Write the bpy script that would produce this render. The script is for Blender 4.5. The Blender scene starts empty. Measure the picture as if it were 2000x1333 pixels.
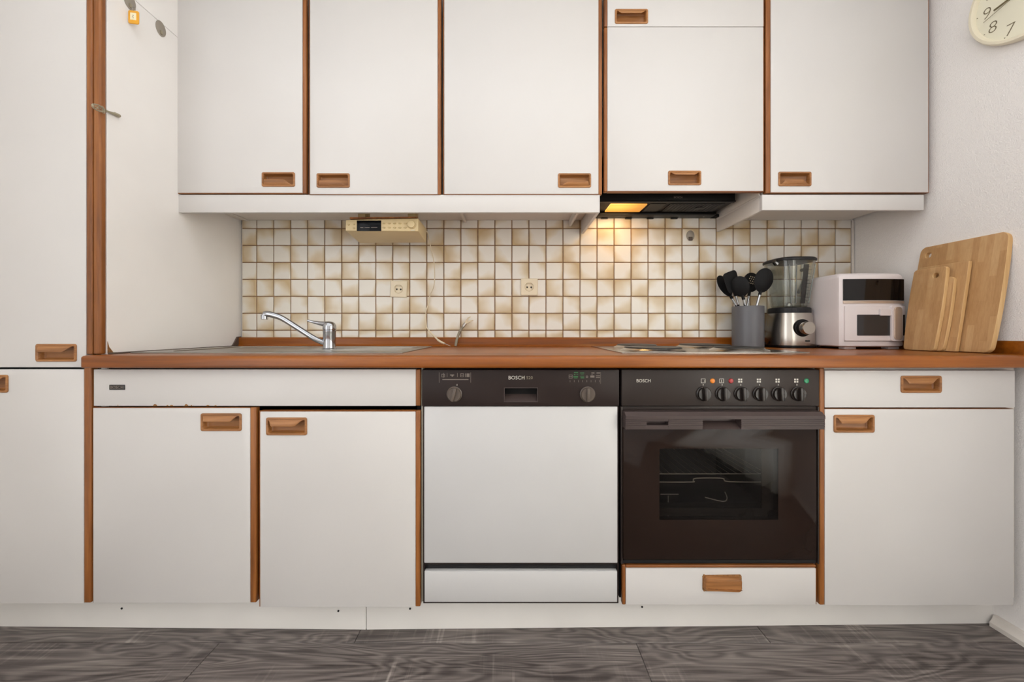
import bpy, bmesh, math, random
from mathutils import Vector, Matrix
random.seed(7)
PI = math.pi
SC = bpy.context.scene
COL = SC.collection
# ------------------------------------------------------------------ camera, light, exposure
F = 725.0                       # focal length in pixels of the 2000 px wide frame
CAMZ = 0.967
cd = bpy.data.cameras.new('camera'); cam = bpy.data.objects.new('camera', cd); COL.objects.link(cam)
cam.location = (0, 0, CAMZ); cam.rotation_euler = (PI/2, 0, 0)
cd.sensor_width = 36; cd.lens = F/2000*36; cd.shift_y = -22.5/2000; cd.clip_start = 0.02
SC.camera = cam
w = bpy.data.worlds.new('daylight'); SC.world = w; w.use_nodes = True
w.node_tree.nodes['Background'].inputs[0].default_value = (0.75, 0.85, 1, 1)
w.node_tree.nodes['Background'].inputs[1].default_value = 1.0
SC.view_settings.view_transform = 'Standard'
try: SC.view_settings.look = 'None'
except Exception: pass
SC.view_settings.gamma = 1; SC.view_settings.use_curve_mapping = False
SC.view_settings.exposure = -0.50
def area(name, loc, rot, sx, sy, power, color):
    l = bpy.data.lights.new(name, 'AREA'); l.shape = 'RECTANGLE'; l.size = sx; l.size_y = sy
    l.energy = power; l.color = color
    o = bpy.data.objects.new(name, l); COL.objects.link(o); o.location = loc; o.rotation_euler = rot
    return o
LIGHTS = [
 ('ceiling_fill_light', (0.0, 0.55, 2.50), (0, 0, 0), 2.8, 0.7, 14.5, (0.91, 0.945, 1.0)),  # unseen fill added overhead to lift the side panel and right wall
 ('ceiling_light', (-0.1, -0.95, 2.50), (0, 0, 0), 3.0, 1.7, 15, (0.91, 0.945, 1.0)),
 ('window_daylight', (1.95, -0.45, 1.25), (0, PI/2, 0), 2.2, 1.9, 215, (0.90, 0.945, 1.0)),
 ('front_fill_light', (-0.2, -2.50, 1.20), (PI/2, 0, 0), 3.2, 2.3, 10, (0.90, 0.94, 1.0)),  # unseen frontal fill added before the closed front wall; no opening there
 ('left_fill_light', (-1.87, -1.2, 1.25), (0, -PI/2, 0), 2.3, 2.2, 36, (0.90, 0.94, 1.0)),  # fill added to brighten the right wall; the left wall has no doorway
]
for a_ in LIGHTS: area(*a_)
# ------------------------------------------------------------------ helpers
def PX(px, D): return (px-1000)*D/F
def PZ(py, D): return CAMZ-(py-644)*D/F
def P(px, py, D): return Vector((PX(px, D), D, PZ(py, D)))

class MB:
    def __init__(s): s.bm = bmesh.new()
    def poly(s, verts, faces):
        vs = [s.bm.verts.new(v) for v in verts]
        for f in faces:
            try: s.bm.faces.new([vs[i] for i in f])
            except ValueError: pass
        return vs
    def box(s, x0, x1, y0, y1, z0, z1, bev=0, seg=2, mat=None):
        b = bmesh.new()
        vs = [b.verts.new((x, y, z)) for x in (x0, x1) for y in (y0, y1) for z in (z0, z1)]
        for f in ((0,1,3,2),(4,6,7,5),(0,4,5,1),(2,3,7,6),(0,2,6,4),(1,5,7,3)): b.faces.new([vs[i] for i in f])
        if bev: bmesh.ops.bevel(b, geom=b.edges[:], offset=bev, segments=seg, profile=0.5, affect='EDGES')
        s.merge(b, mat); return s
    def merge(s, b, mat=None):
        if mat is not None: b.transform(mat)
        b.verts.index_update()
        vs = [s.bm.verts.new(v.co) for v in b.verts]
        for f in b.faces:
            try: s.bm.faces.new([vs[v.index] for v in f.verts])
            except ValueError: pass
        b.free()
    def loft(s, loops, cap0=True, cap1=True, closed=True):
        R = [[s.bm.verts.new(p) for p in L] for L in loops]
        n = len(R[0])
        for a, b in zip(R, R[1:]):
            for i in range(n if closed else n-1):
                j = (i+1) % n
                s.bm.faces.new((a[i], a[j], b[j], b[i]))
        if cap0: s.bm.faces.new(R[0][::-1])
        if cap1: s.bm.faces.new(R[-1])
        return s
    def lathe(s, prof, c, axis='Z', n=32, cap0=True, cap1=True, sx=1, sy=1):
        loops = []
        for r, h in prof:
            L = []
            for i in range(n):
                a = 2*PI*i/n; u, v = r*math.cos(a)*sx, r*math.sin(a)*sy
                if axis == 'Z': p = (u, v, h)
                elif axis == 'Y': p = (u, h, v)
                else: p = (h, u, v)
                L.append(Vector(p)+Vector(c))
            loops.append(L)
        return s.loft(loops, cap0, cap1)
    def tube(s, pts, r, n=10, sub=0):
        pts = [Vector(p) for p in pts]
        rr = r if isinstance(r, (list, tuple)) else [r]*len(pts)
        if sub:
            q, qr = [], []
            for i in range(len(pts)-1):
                p0 = pts[max(i-1, 0)]; p1 = pts[i]; p2 = pts[i+1]; p3 = pts[min(i+2, len(pts)-1)]
                for k in range(sub):
                    t = k/sub
                    q.append(0.5*((2*p1)+(p2-p0)*t+(2*p0-5*p1+4*p2-p3)*t*t+(3*p1-p0-3*p2+p3)*t**3))
                    qr.append(rr[i]*(1-t)+rr[i+1]*t)
            q.append(pts[-1]); qr.append(rr[-1]); pts, rr = q, qr
        loops = []; up = None
        for i, p in enumerate(pts):
            d = (pts[min(i+1, len(pts)-1)]-pts[max(i-1, 0)]).normalized()
            if up is None:
                up = Vector((0, 0, 1)) if abs(d.z) < .9 else Vector((1, 0, 0))
            a = (up-d*up.dot(d)).normalized(); up = a; b = d.cross(a)
            loops.append([p+rr[i]*(a*math.cos(2*PI*k/n)+b*math.sin(2*PI*k/n)) for k in range(n)])
        return s.loft(loops)
    def prism(s, poly, axis, a, b):
        f = {'X': lambda u, v, h: (h, u, v), 'Y': lambda u, v, h: (u, h, v), 'Z': lambda u, v, h: (u, v, h)}[axis]
        return s.loft([[f(u, v, a) for u, v in poly], [f(u, v, b) for u, v in poly]])

WL = {}
def link(o, parent=None, loc=None):
    COL.objects.link(o)
    loc = Vector(loc or (0, 0, 0)); WL[o.name] = loc
    if parent: o.parent = parent; o.location = loc-WL[parent.name]
    else: o.location = loc
    return o
def obj(name, mb, mat, parent=None, smooth=35, label=None, kind=None, xf=None, base=False):
    bm = mb.bm if isinstance(mb, MB) else mb
    if xf is not None: bm.transform(xf)
    bmesh.ops.recalc_face_normals(bm, faces=bm.faces)
    me = bpy.data.meshes.new(name); bm.to_mesh(me); bm.free()
    co = [v.co for v in me.vertices]
    lo = Vector([min(c[i] for c in co) for i in range(3)]); hi = Vector([max(c[i] for c in co) for i in range(3)])
    c = (lo+hi)/2
    if base: c.z = lo.z
    me.transform(Matrix.Translation(-c))
    if smooth:
        me.polygons.foreach_set('use_smooth', [True]*len(me.polygons))
        me.set_sharp_from_angle(angle=math.radians(smooth))
    if mat: me.materials.append(mat)
    o = bpy.data.objects.new(name, me)
    link(o, parent, c)
    if label: o['label'] = label
    if kind: o['kind'] = kind
    return o
def thing(name, label, cat, loc, group=None):
    o = bpy.data.objects.new(name, None); o.empty_display_size = .05
    link(o, None, loc); o['label'] = label; o['category'] = cat
    if group: o['group'] = group
    return o
def tag(o, label, cat, group=None):
    o['label'] = label; o['category'] = cat
    if group: o['group'] = group
    return o
def text(name, s, size, loc, mat, parent, facing='-Y', extr=0.0002, label=None, rot=0, thin=0):
    cu = bpy.data.curves.new(name, 'FONT'); cu.body = s; cu.size = size; cu.extrude = extr
    cu.align_x = 'CENTER'; cu.align_y = 'CENTER'; cu.resolution_u = 3; cu.offset = thin
    t = bpy.data.objects.new('t', cu); COL.objects.link(t)
    dg = bpy.context.evaluated_depsgraph_get()
    me = bpy.data.meshes.new_from_object(t.evaluated_get(dg)); bpy.data.objects.remove(t)
    if facing == '-Y': m = Matrix(((1,0,0,0),(0,0,-1,0),(0,1,0,0),(0,0,0,1)))
    else: m = Matrix(((0,0,-1,0),(-1,0,0,0),(0,1,0,0),(0,0,0,1)))
    me.transform(m @ Matrix.Rotation(rot, 4, 'Z'))
    me.materials.clear(); me.materials.append(mat)
    o = bpy.data.objects.new(name, me); link(o, parent, loc)
    if label: o['label'] = label
    return o
def rrect(w, h, r, n=5):
    L = []
    for cx, cy, a0 in ((w/2-r, h/2-r, 0), (-w/2+r, h/2-r, 90), (-w/2+r, -h/2+r, 180), (w/2-r, -h/2+r, 270)):
        for k in range(n+1):
            a = math.radians(a0+90*k/n); L.append((cx+r*math.cos(a), cy+r*math.sin(a)))
    return L

# ------------------------------------------------------------------ materials
def srgb(r, g, b):
    f = lambda c: (c/255/12.92) if c/255 <= .04045 else ((c/255+.055)/1.055)**2.4
    return (f(r), f(g), f(b), 1)
def base(name, col, rough=.5, metal=0, **k):
    m = bpy.data.materials.new(name); m.use_nodes = True
    p = m.node_tree.nodes['Principled BSDF']
    p.inputs['Base Color'].default_value = col; p.inputs['Roughness'].default_value = rough
    p.inputs['Metallic'].default_value = metal
    for a, v in k.items(): p.inputs[a.replace('_', ' ')].default_value = v
    return m, m.node_tree.nodes, m.node_tree.links, p
def node(N, t, **k):
    n = N.new(t)
    for a, v in k.items(): setattr(n, a, v)
    return n
def coords(N, L, scale=(1, 1, 1), kind='Object', rand=False):
    tc = node(N, 'ShaderNodeTexCoord'); mp = node(N, 'ShaderNodeMapping')
    mp.inputs['Scale'].default_value = scale
    src = tc.outputs[kind]
    if rand:
        oi = node(N, 'ShaderNodeObjectInfo'); mul = node(N, 'ShaderNodeMath', operation='MULTIPLY'); mul.inputs[1].default_value = 37
        L.new(oi.outputs['Random'], mul.inputs[0])
        va = node(N, 'ShaderNodeVectorMath', operation='ADD'); L.new(src, va.inputs[0]); L.new(mul.outputs[0], va.inputs[1]); src = va.outputs[0]
    L.new(src, mp.inputs['Vector']); return mp.outputs[0]
def ramp(N, L, fac, stops):
    r = node(N, 'ShaderNodeValToRGB'); e = r.color_ramp.elements
    e[0].position, e[0].color = stops[0]; e[1].position, e[1].color = stops[-1]
    for p, c in stops[1:-1]:
        x = e.new(p); x.color = c
    L.new(fac, r.inputs[0]); return r.outputs[0]
def noise(N, L, vec, scale, detail=3, rough=.5, dist=0):
    n = node(N, 'ShaderNodeTexNoise'); L.new(vec, n.inputs['Vector'])
    n.inputs['Scale'].default_value = scale; n.inputs['Detail'].default_value = detail
    n.inputs['Roughness'].default_value = rough; n.inputs['Distortion'].default_value = dist
    return n.outputs['Fac']
def bump(N, L, p, h, strength, dist=.002):
    b = node(N, 'ShaderNodeBump'); b.inputs['Strength'].default_value = strength; b.inputs['Distance'].default_value = dist
    L.new(h, b.inputs['Height']); L.new(b.outputs[0], p.inputs['Normal'])
def simple(name, rgb, rough=.5, metal=0, var=.06, scale=6, bmp=0, bscale=200, **k):
    c = srgb(*rgb); m, N, L, p = base(name, c, rough, metal, **k)
    v = coords(N, L)
    f = noise(N, L, v, scale, 3)
    d = tuple(x*(1-var*2) for x in c[:3])+(1,); e = tuple(min(1, x*(1+var)) for x in c[:3])+(1,)
    L.new(ramp(N, L, f, [(.3, d), (.65, e)]), p.inputs['Base Color'])
    if bmp: bump(N, L, p, noise(N, L, v, bscale, 2), bmp)
    return m
def wood(name, a, b, c, axis='X', rough=.4, fine=90, bmp=.15):
    m, N, L, p = base(name, srgb(*b), rough)
    s = {'X': (.05, 1, 1), 'Y': (1, .05, 1), 'Z': (1, 1, .05)}[axis]
    v = coords(N, L, s, rand=True)
    f1 = noise(N, L, v, fine, 4, .6, .3); f2 = noise(N, L, v, fine*.17, 3, .5, .6)
    mx = node(N, 'ShaderNodeMath', operation='ADD'); h = node(N, 'ShaderNodeMath', operation='MULTIPLY')
    L.new(f1, mx.inputs[0]); L.new(f2, mx.inputs[1]); L.new(mx.outputs[0], h.inputs[0]); h.inputs[1].default_value = .5
    L.new(ramp(N, L, h.outputs[0], [(.36, srgb(*a)), (.5, srgb(*b)), (.64, srgb(*c))]), p.inputs['Base Color'])
    bump(N, L, p, f1, bmp, .0006)
    return m
M = {}
M['white'] = simple('white_laminate', (217, 213, 209), .38, var=.012, scale=2.5, bmp=.04, bscale=350)
M['white_dim'] = simple('white_melamine', (226, 219, 211), .5, var=.02, scale=3)
M['white_lightened'] = simple('white_laminate_lightened', (246, 242, 238), .42, var=.015, scale=3, bmp=.05, bscale=250)  # lighter than the door laminate, making up in colour for weak side light
M['dw_white'] = simple('white_enamel', (205, 203, 201), .3, var=.012, scale=3)
M['grey_side'] = simple('grey_carcass_edge', (168, 162, 145), .5)
M['wood'] = wood('oiled_teak', (108, 62, 24), (142, 84, 36), (168, 106, 50), 'Z', .42)
M['woodx'] = wood('oiled_teak_across', (108, 62, 24), (142, 84, 36), (168, 106, 50), 'X', .42)
M['handle'] = wood('moulded_wood', (130, 84, 42), (160, 106, 58), (180, 126, 74), 'X', .4, fine=140)
M['top'] = wood('beech_laminate', (114, 60, 12), (143, 77, 14), (163, 95, 28), 'X', .32, fine=55, bmp=.05)
M['black'] = simple('black_plastic', (15, 13, 12), .4, Specular_IOR_Level=.25)
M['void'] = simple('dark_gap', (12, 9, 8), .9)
M['brown'] = simple('brown_enamel', (54, 46, 42), .36, var=.03, Specular_IOR_Level=.3)
M['brown_dw'] = simple('dark_brown_plastic', (46, 36, 33), .36, var=.03, Specular_IOR_Level=.18)
M['brown_rail'] = simple('brown_grip_plastic', (74, 62, 59), .4, var=.03, Specular_IOR_Level=.3)
M['knob'] = simple('dark_knob', (40, 33, 29), .25)
M['knob_dw'] = simple('brown_grey_knob', (92, 80, 70), .3)
M['ovenglass'] = simple('smoked_brown_glass', (38, 27, 22), .05, var=.02, Specular_IOR_Level=.2)
M['steel'] = simple('brushed_steel', (176, 172, 166), .3, 1, var=.05, scale=20)
M['sink'] = simple('matte_sink_steel', (170, 166, 158), .34, 1, var=.06, scale=14)
M['chrome'] = simple('chrome', (178, 180, 184), .1, 1, var=.01)
M['plate'] = simple('cast_hotplate', (58, 55, 52), .42, .4, var=.1, scale=30)
M['rack'] = simple('rack_wire', (226, 224, 216), .35, .2)
M['cavity'] = simple('oven_enamel', (140, 146, 146), .35)
M['cream'] = simple('yellowed_plastic', (218, 196, 150), .42, var=.03)
M['creamd'] = simple('darker_yellow_plastic', (186, 160, 112), .45, var=.03)
M['button'] = simple('radio_button', (202, 178, 130), .4)
M['socket'] = simple('cream_socket_plastic', (232, 218, 190), .35, var=.02)
M['display'] = simple('black_display', (10, 12, 16), .15, Specular_IOR_Level=.15)
M['print'] = simple('pale_print', (215, 210, 198), .5)
M['printdim'] = simple('dim_print', (128, 116, 106), .5)
M['printgreen'] = simple('green_print', (48, 110, 58), .5)
M['cord'] = simple('ivory_cord', (226, 210, 180), .5)
M['hose'] = simple('grey_hose', (138, 128, 108), .55)
M['holder'] = simple('grey_holder', (98, 98, 102), .35, var=.03)
M['fryer'] = simple('pale_rosy_plastic', (226, 216, 214), .36, var=.01)
M['fryerglass'] = simple('black_gloss_glass', (14, 12, 13), .06)
M['fryerwin'] = simple('dark_window_glass', (52, 50, 50), .08)
M['rosegold'] = simple('champagne_metal', (205, 186, 168), .3, .55)
M['stainless'] = simple('polished_stainless', (190, 184, 176), .24, 1, var=.03)
M['charcoal'] = simple('charcoal_plastic', (34, 33, 34), .42, Specular_IOR_Level=.3)
M['silicone'] = simple('black_silicone', (18, 18, 19), .55, Specular_IOR_Level=.2)
def m_bamboo():
    m, N, L, p = base('bamboo', srgb(200, 158, 110), .5)
    tc = node(N, 'ShaderNodeTexCoord'); sx = node(N, 'ShaderNodeSeparateXYZ'); L.new(tc.outputs['Object'], sx.inputs[0])
    oi = node(N, 'ShaderNodeObjectInfo')
    def ma(op, a, b=0.0):
        n = node(N, 'ShaderNodeMath', operation=op)
        for i, x in enumerate((a, b)):
            if isinstance(x, (int, float)): n.inputs[i].default_value = x
            else: L.new(x, n.inputs[i])
        return n.outputs[0]
    st = ma('FLOOR', ma('DIVIDE', sx.outputs[1], .0185))
    wn = node(N, 'ShaderNodeTexWhiteNoise', noise_dimensions='2D'); cb = node(N, 'ShaderNodeCombineXYZ')
    L.new(st, cb.inputs[0]); L.new(ma('MULTIPLY', oi.outputs['Random'], 50), cb.inputs[1])
    zz = ma('FLOOR', ma('ADD', ma('DIVIDE', sx.outputs[2], .21), ma('MULTIPLY', ma('FRACT', ma('MULTIPLY', st, .377)), 1)))
    cb2 = node(N, 'ShaderNodeCombineXYZ'); L.new(ma('ADD', st, ma('MULTIPLY', zz, 17)), cb2.inputs[0]); L.new(ma('MULTIPLY', oi.outputs['Random'], 50), cb2.inputs[1])
    L.new(cb2.outputs[0], wn.inputs['Vector'])
    mp = node(N, 'ShaderNodeMapping'); mp.inputs['Scale'].default_value = (1, 1, .04); L.new(tc.outputs['Object'], mp.inputs['Vector'])
    g = noise(N, L, mp.outputs[0], 260, 3); g2 = noise(N, L, mp.outputs[0], 40, 2)
    t = ma('ADD', ma('ADD', ma('ADD', ma('MULTIPLY', wn.outputs['Value'], .2), .1), ma('MULTIPLY', g, .3)), ma('MULTIPLY', g2, .35))
    L.new(ramp(N, L, t, [(.25, srgb(170, 124, 76)), (.52, srgb(196, 153, 104)), (.8, srgb(214, 176, 128))]), p.inputs['Base Color'])
    return m
M['bamboo'] = m_bamboo()
M['bamboo_edge'] = wood('bamboo_edge', (206, 162, 106), (218, 178, 122), (228, 192, 140), 'Z', .5)
M['disc'] = simple('grey_metal_disc', (160, 151, 138), .4, .3)
M['yellow'] = simple('yellow_tag_plastic', (238, 170, 40), .3)
M['paper'] = simple('paper_insert', (250, 238, 200), .6)
M['antique'] = simple('antique_metal', (168, 158, 134), .3, .5)
M['clockrim'] = simple('clock_ivory', (242, 232, 206), .35, var=.01)
M['clockface'] = simple('clock_face', (240, 234, 210), .5, var=.01)
M['numeral'] = simple('olive_numeral', (120, 108, 80), .6)
M['hand'] = simple('clock_hand', (112, 98, 60), .5)
M['chip'] = simple('bare_chipboard', (150, 104, 58), .8, var=.2, scale=200)
M['seal'] = simple('grey_sealant', (96, 82, 72), .6)
M['skirt'] = simple('white_skirting', (226, 218, 208), .45, var=.03, scale=12)
M['plinth'] = simple('white_plinth', (238, 234, 228), .42, var=.02, scale=4)
def lampmat(name, rgb, e):
    c = srgb(*rgb); m, N, L, p = base(name, c, .2); p.inputs['Emission Color'].default_value = c; p.inputs['Emission Strength'].default_value = e; return m
M['amber'] = simple('amber_lens', (226, 130, 26), .2); M['red'] = simple('red_lens', (170, 34, 36), .2); M['green'] = simple('green_lens', (38, 140, 92), .2)
def m_wall():
    m, N, L, p = base('plaster', srgb(246, 241, 236), .85)
    v = coords(N, L)
    f = noise(N, L, v, 70, 4, .6); g = noise(N, L, v, 260, 2)
    ad = node(N, 'ShaderNodeMath', operation='ADD'); L.new(f, ad.inputs[0]); L.new(g, ad.inputs[1])
    bump(N, L, p, ad.outputs[0], .45, .004); return m
M['wall'] = m_wall()
M['ceil'] = simple('ceiling_paint', (248, 247, 245), .9)
M['grout'] = simple('brown_grout', (146, 112, 82), .9, var=.12, scale=60)
def m_tile():
    m, N, L, p = base('glazed_tile', srgb(226, 214, 190), .22)
    tc = node(N, 'ShaderNodeTexCoord'); oi = node(N, 'ShaderNodeObjectInfo')
    sub = node(N, 'ShaderNodeVectorMath', operation='SUBTRACT'); sub.inputs[1].default_value = (.5, .5, .5)
    L.new(tc.outputs['Generated'], sub.inputs[0])
    def math_(op, a, b=None):
        n = node(N, 'ShaderNodeMath', operation=op)
        for i, x in enumerate((a, b)):
            if x is None: continue
            if isinstance(x, (int, float)): n.inputs[i].default_value = x
            else: L.new(x, n.inputs[i])
        return n.outputs[0]
    # direction: one of four sides, jittered
    r4 = math_('FLOOR', math_('MULTIPLY', oi.outputs['Random'], 4))
    jit = math_('MULTIPLY', math_('FRACT', math_('MULTIPLY', oi.outputs['Random'], 57.3)), .9)
    ang = math_('ADD', math_('MULTIPLY', r4, PI/2), jit)
    rot = node(N, 'ShaderNodeVectorRotate', rotation_type='Y_AXIS'); L.new(sub.outputs[0], rot.inputs['Vector']); L.new(ang, rot.inputs['Angle'])
    sx = node(N, 'ShaderNodeSeparateXYZ'); L.new(rot.outputs[0], sx.inputs[0])
    off = node(N, 'ShaderNodeVectorMath', operation='ADD'); L.new(tc.outputs['Generated'], off.inputs[0]); L.new(math_('MULTIPLY', oi.outputs['Random'], 91), off.inputs[1])
    nz = noise(N, L, off.outputs[0], 1.3, 1, .4)
    amt = math_('ADD', math_('MULTIPLY', math_('FRACT', math_('MULTIPLY', oi.outputs['Random'], 13.7)), .62), -.34)
    g = math_('ADD', math_('ADD', sx.outputs[0], math_('MULTIPLY', math_('SUBTRACT', nz, .5), .9)), amt)
    # browner just at all rims
    s2 = node(N, 'ShaderNodeSeparateXYZ'); L.new(sub.outputs[0], s2.inputs[0])
    rim = math_('MAXIMUM', math_('ABSOLUTE', s2.outputs[0]), math_('ABSOLUTE', s2.outputs[2]))
    rimf = math_('MULTIPLY', math_('MAXIMUM', math_('SUBTRACT', rim, .36), 0), 1.6)
    t = math_('ADD', math_('ADD', g, rimf), .13)
    L.new(ramp(N, L, t, [(0, srgb(234, 228, 217)), (.22, srgb(228, 217, 198)), (.50, srgb(217, 200, 170)), (.95, srgb(202, 177, 138))]), p.inputs['Base Color'])
    bump(N, L, p, noise(N, L, off.outputs[0], 3, 2), .12, .002)
    return m
M['tile'] = m_tile()
def m_floor():
    m, N, L, p = base('grey_oak_laminate', srgb(100, 92, 88), .42)
    v = coords(N, L, (1, 1, 1), rand=True)
    mp = node(N, 'ShaderNodeMapping'); mp.inputs['Scale'].default_value = (1.5, 9, 9); L.new(v, mp.inputs['Vector'])
    f = noise(N, L, mp.outputs[0], 1.0, 2.5, .45, .6)
    k = node(N, 'ShaderNodeMath', operation='MULTIPLY'); L.new(f, k.inputs[0]); k.inputs[1].default_value = 120
    sn = node(N, 'ShaderNodeMath', operation='SINE'); L.new(k.outputs[0], sn.inputs[0])
    mp2 = node(N, 'ShaderNodeMapping'); mp2.inputs['Scale'].default_value = (4, 150, 150); L.new(v, mp2.inputs['Vector'])
    g = noise(N, L, mp2.outputs[0], 1.2, 4, .65, .2)
    mp4 = node(N, 'ShaderNodeMapping'); mp4.inputs['Scale'].default_value = (2.5, 14, 14); L.new(v, mp4.inputs['Vector'])
    big = noise(N, L, mp4.outputs[0], .8, 3)
    def ma(op, a, b):
        n = node(N, 'ShaderNodeMath', operation=op)
        for i, x in enumerate((a, b)):
            if isinstance(x, (int, float)): n.inputs[i].default_value = x
            else: L.new(x, n.inputs[i])
        return n.outputs[0]
    # saw marks across the grain in patches
    mp3 = node(N, 'ShaderNodeMapping'); mp3.inputs['Scale'].default_value = (85, 5, 5); mp3.inputs['Rotation'].default_value = (0, 0, .25); L.new(v, mp3.inputs['Vector'])
    saw = noise(N, L, mp3.outputs[0], 1.0, 2)
    mask = noise(N, L, v, 5.5, 2)
    sm = ma('MULTIPLY', ma('MULTIPLY', ma('MAXIMUM', ma('SUBTRACT', saw, .52), 0), 5), ma('MULTIPLY', ma('MAXIMUM', ma('SUBTRACT', mask, .50), 0), 1.5))
    t = ma('ADD', ma('ADD', ma('MULTIPLY', sn.outputs[0], .105), ma('MULTIPLY', g, .78)), ma('ADD', ma('MULTIPLY', big, .45), sm))
    L.new(ramp(N, L, t, [(.38, srgb(68, 60, 57)), (.58, srgb(104, 95, 91)), (.76, srgb(130, 121, 115)), (1, srgb(164, 154, 146))]), p.inputs['Base Color'])
    bump(N, L, p, g, .2, .001)
    return m
M['floor'] = m_floor()
def m_glass(name, rgb, mixf, rough=.02, gcol=(.9, .9, .9, 1)):
    m = bpy.data.materials.new(name); m.use_nodes = True; N = m.node_tree.nodes; L = m.node_tree.links
    N.remove(N['Principled BSDF']); out = N['Material Output']
    tr = node(N, 'ShaderNodeBsdfTransparent'); tr.inputs[0].default_value = srgb(*rgb)
    gl = node(N, 'ShaderNodeBsdfGlossy'); gl.inputs['Roughness'].default_value = rough; gl.inputs[0].default_value = gcol
    lw = node(N, 'ShaderNodeLayerWeight'); pw = node(N, 'ShaderNodeMath', operation='POWER'); pw.inputs[1].default_value = 3; L.new(lw.outputs['Facing'], pw.inputs[0])
    fr = node(N, 'ShaderNodeMath', operation='MULTIPLY_ADD'); fr.inputs[1].default_value = .85; fr.inputs[2].default_value = .035; L.new(pw.outputs[0], fr.inputs[0])
    mx = node(N, 'ShaderNodeMixShader'); ad = node(N, 'ShaderNodeMath', operation='ADD'); ad.inputs[1].default_value = mixf
    L.new(fr.outputs[0], ad.inputs[0]); L.new(ad.outputs[0], mx.inputs[0]); L.new(tr.outputs[0], mx.inputs[1]); L.new(gl.outputs[0], mx.inputs[2])
    L.new(mx.outputs[0], out.inputs[0]); return m
M['ovenwin'] = m_glass('smoked_window_glass', (206, 202, 198), .0, gcol=(.45, .45, .45, 1))
M['jug'] = m_glass('clear_jug_glass', (251, 253, 251), .01)
M['pane'] = m_glass('window_glass', (250, 250, 250), .0)
def m_curtain():
    m, N, L, p = base('sheer_curtain', srgb(235, 228, 215), .9)
    out = N['Material Output']; tl = node(N, 'ShaderNodeBsdfTranslucent'); tl.inputs[0].default_value = srgb(240, 235, 225)
    mx = node(N, 'ShaderNodeMixShader'); mx.inputs[0].default_value = .6
    L.new(p.outputs[0], mx.inputs[1]); L.new(tl.outputs[0], mx.inputs[2]); L.new(mx.outputs[0], out.inputs[0]); return m
M['curtain'] = m_curtain()
def m_lamp():
    m, N, L, p = base('lit_hood_diffuser', (1, .6, .15, 1), .5)
    tc = node(N, 'ShaderNodeTexCoord'); d = node(N, 'ShaderNodeVectorMath', operation='DISTANCE'); d.inputs[1].default_value = (.2, .25, .5)
    L.new(tc.outputs['Generated'], d.inputs[0])
    L.new(ramp(N, L, d.outputs['Value'], [(.0, (1, .80, .42, 1)), (.4, (1, .50, .08, 1)), (1, (.80, .27, .015, 1))]), p.inputs['Emission Color'])
    mr = node(N, 'ShaderNodeMapRange'); L.new(d.outputs['Value'], mr.inputs[0])
    mr.inputs[1].default_value = 0; mr.inputs[2].default_value = .8; mr.inputs[3].default_value = 4.0; mr.inputs[4].default_value = .75
    L.new(mr.outputs[0], p.inputs['Emission Strength']); return m
M['lamp'] = m_lamp()

# ------------------------------------------------------------------ key planes
YW = 1.723      # plaster of the back wall
YT = 1.713      # tile faces
XR = 1.580      # right wall
XS = -1.2549    # right face of the tall cabinet
DU = 1.393      # faces of the wall cabinet doors
DB = 1.130      # faces of the base doors
ZT = 0.890      # worktop
XL, YF, ZC = -1.90, -2.6, 2.55
# ------------------------------------------------------------------ room
def structure(name, mb, mat, smooth=0):
    o = obj(name, mb, mat, smooth=smooth); o['kind'] = 'structure'; return o
floor = structure('floor', MB().box(XL-.1, XR+.1, YF-.1, YW+.1, -.08, -.009), M['void'])
def plank(x0, x1, y0, y1):
    b = bmesh.new(); g = .0007
    x0 = max(x0, XL); x1 = min(x1, XR); y0 = max(y0, YF)
    m = MB().box(x0+g, x1-g, y0+g, y1-g, -.009, 0, .0012, 1)
    obj('plank', m, M['floor'], floor, smooth=0)
PW, PL = .1905, 1.285
y1 = 1.1455+PW; row = 0
starts = [-.487, .383, -.02, .7, .1, -.6]
while y1 > YF+.02:
    s0 = starts[row % 6]
    s0 -= PL*math.ceil((s0-XL)/PL)
    x = s0
    while x < XR-.01:
        if x+PL > XL+.01: plank(x, x+PL, y1-PW, min(y1, 1.30) if row == 0 else y1)
        x += PL
    y1 -= PW; row += 1
ceiling = structure('ceiling', MB().box(XL-.1, XR+.1, YF-.1, YW+.1, ZC, ZC+.1), M['ceil'])
wall_back = structure('wall_back', MB().box(XL-.1, XR+.1, YW, YW+.1, 0, ZC), M['wall'])
wall_left = structure('wall_left', MB().box(XL-.1, XL, YF-.1, YW, 0, ZC), M['wall'])
wall_front = structure('wall_front', MB().box(XL, XR+.1, YF-.1, YF, 0, ZC), M['wall'])
wy0, wy1, wz0, wz1 = -1.40, 0.34, .12, 2.25
mr_ = MB()
mr_.box(XR, XR+.2, wy1, YW, 0, ZC); mr_.box(XR, XR+.2, YF, wy0, 0, ZC)
mr_.box(XR, XR+.2, wy0, wy1, 0, wz0); mr_.box(XR, XR+.2, wy0, wy1, wz1, ZC)
wall_right = structure('wall_right', mr_, M['wall'])
m = MB()
for a, b, c, d in ((wy0, wy0+.06, wz0, wz1), (wy1-.06, wy1, wz0, wz1), (wy0+.06, wy1-.06, wz0, wz0+.06), (wy0+.06, wy1-.06, wz1-.06, wz1), (-.48, -.42, wz0+.06, wz1-.06)):
    m.box(XR+.08, XR+.14, a, b, c, d, .004)
win = structure('window_1', m, M['skirt'])
obj('pane', MB().box(XR+.105, XR+.111, wy0+.061, -.481, wz0+.061, wz1-.061), M['pane'], win, 0)
obj('pane', MB().box(XR+.105, XR+.111, -.419, wy1-.061, wz0+.061, wz1-.061), M['pane'], win, 0)
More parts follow.
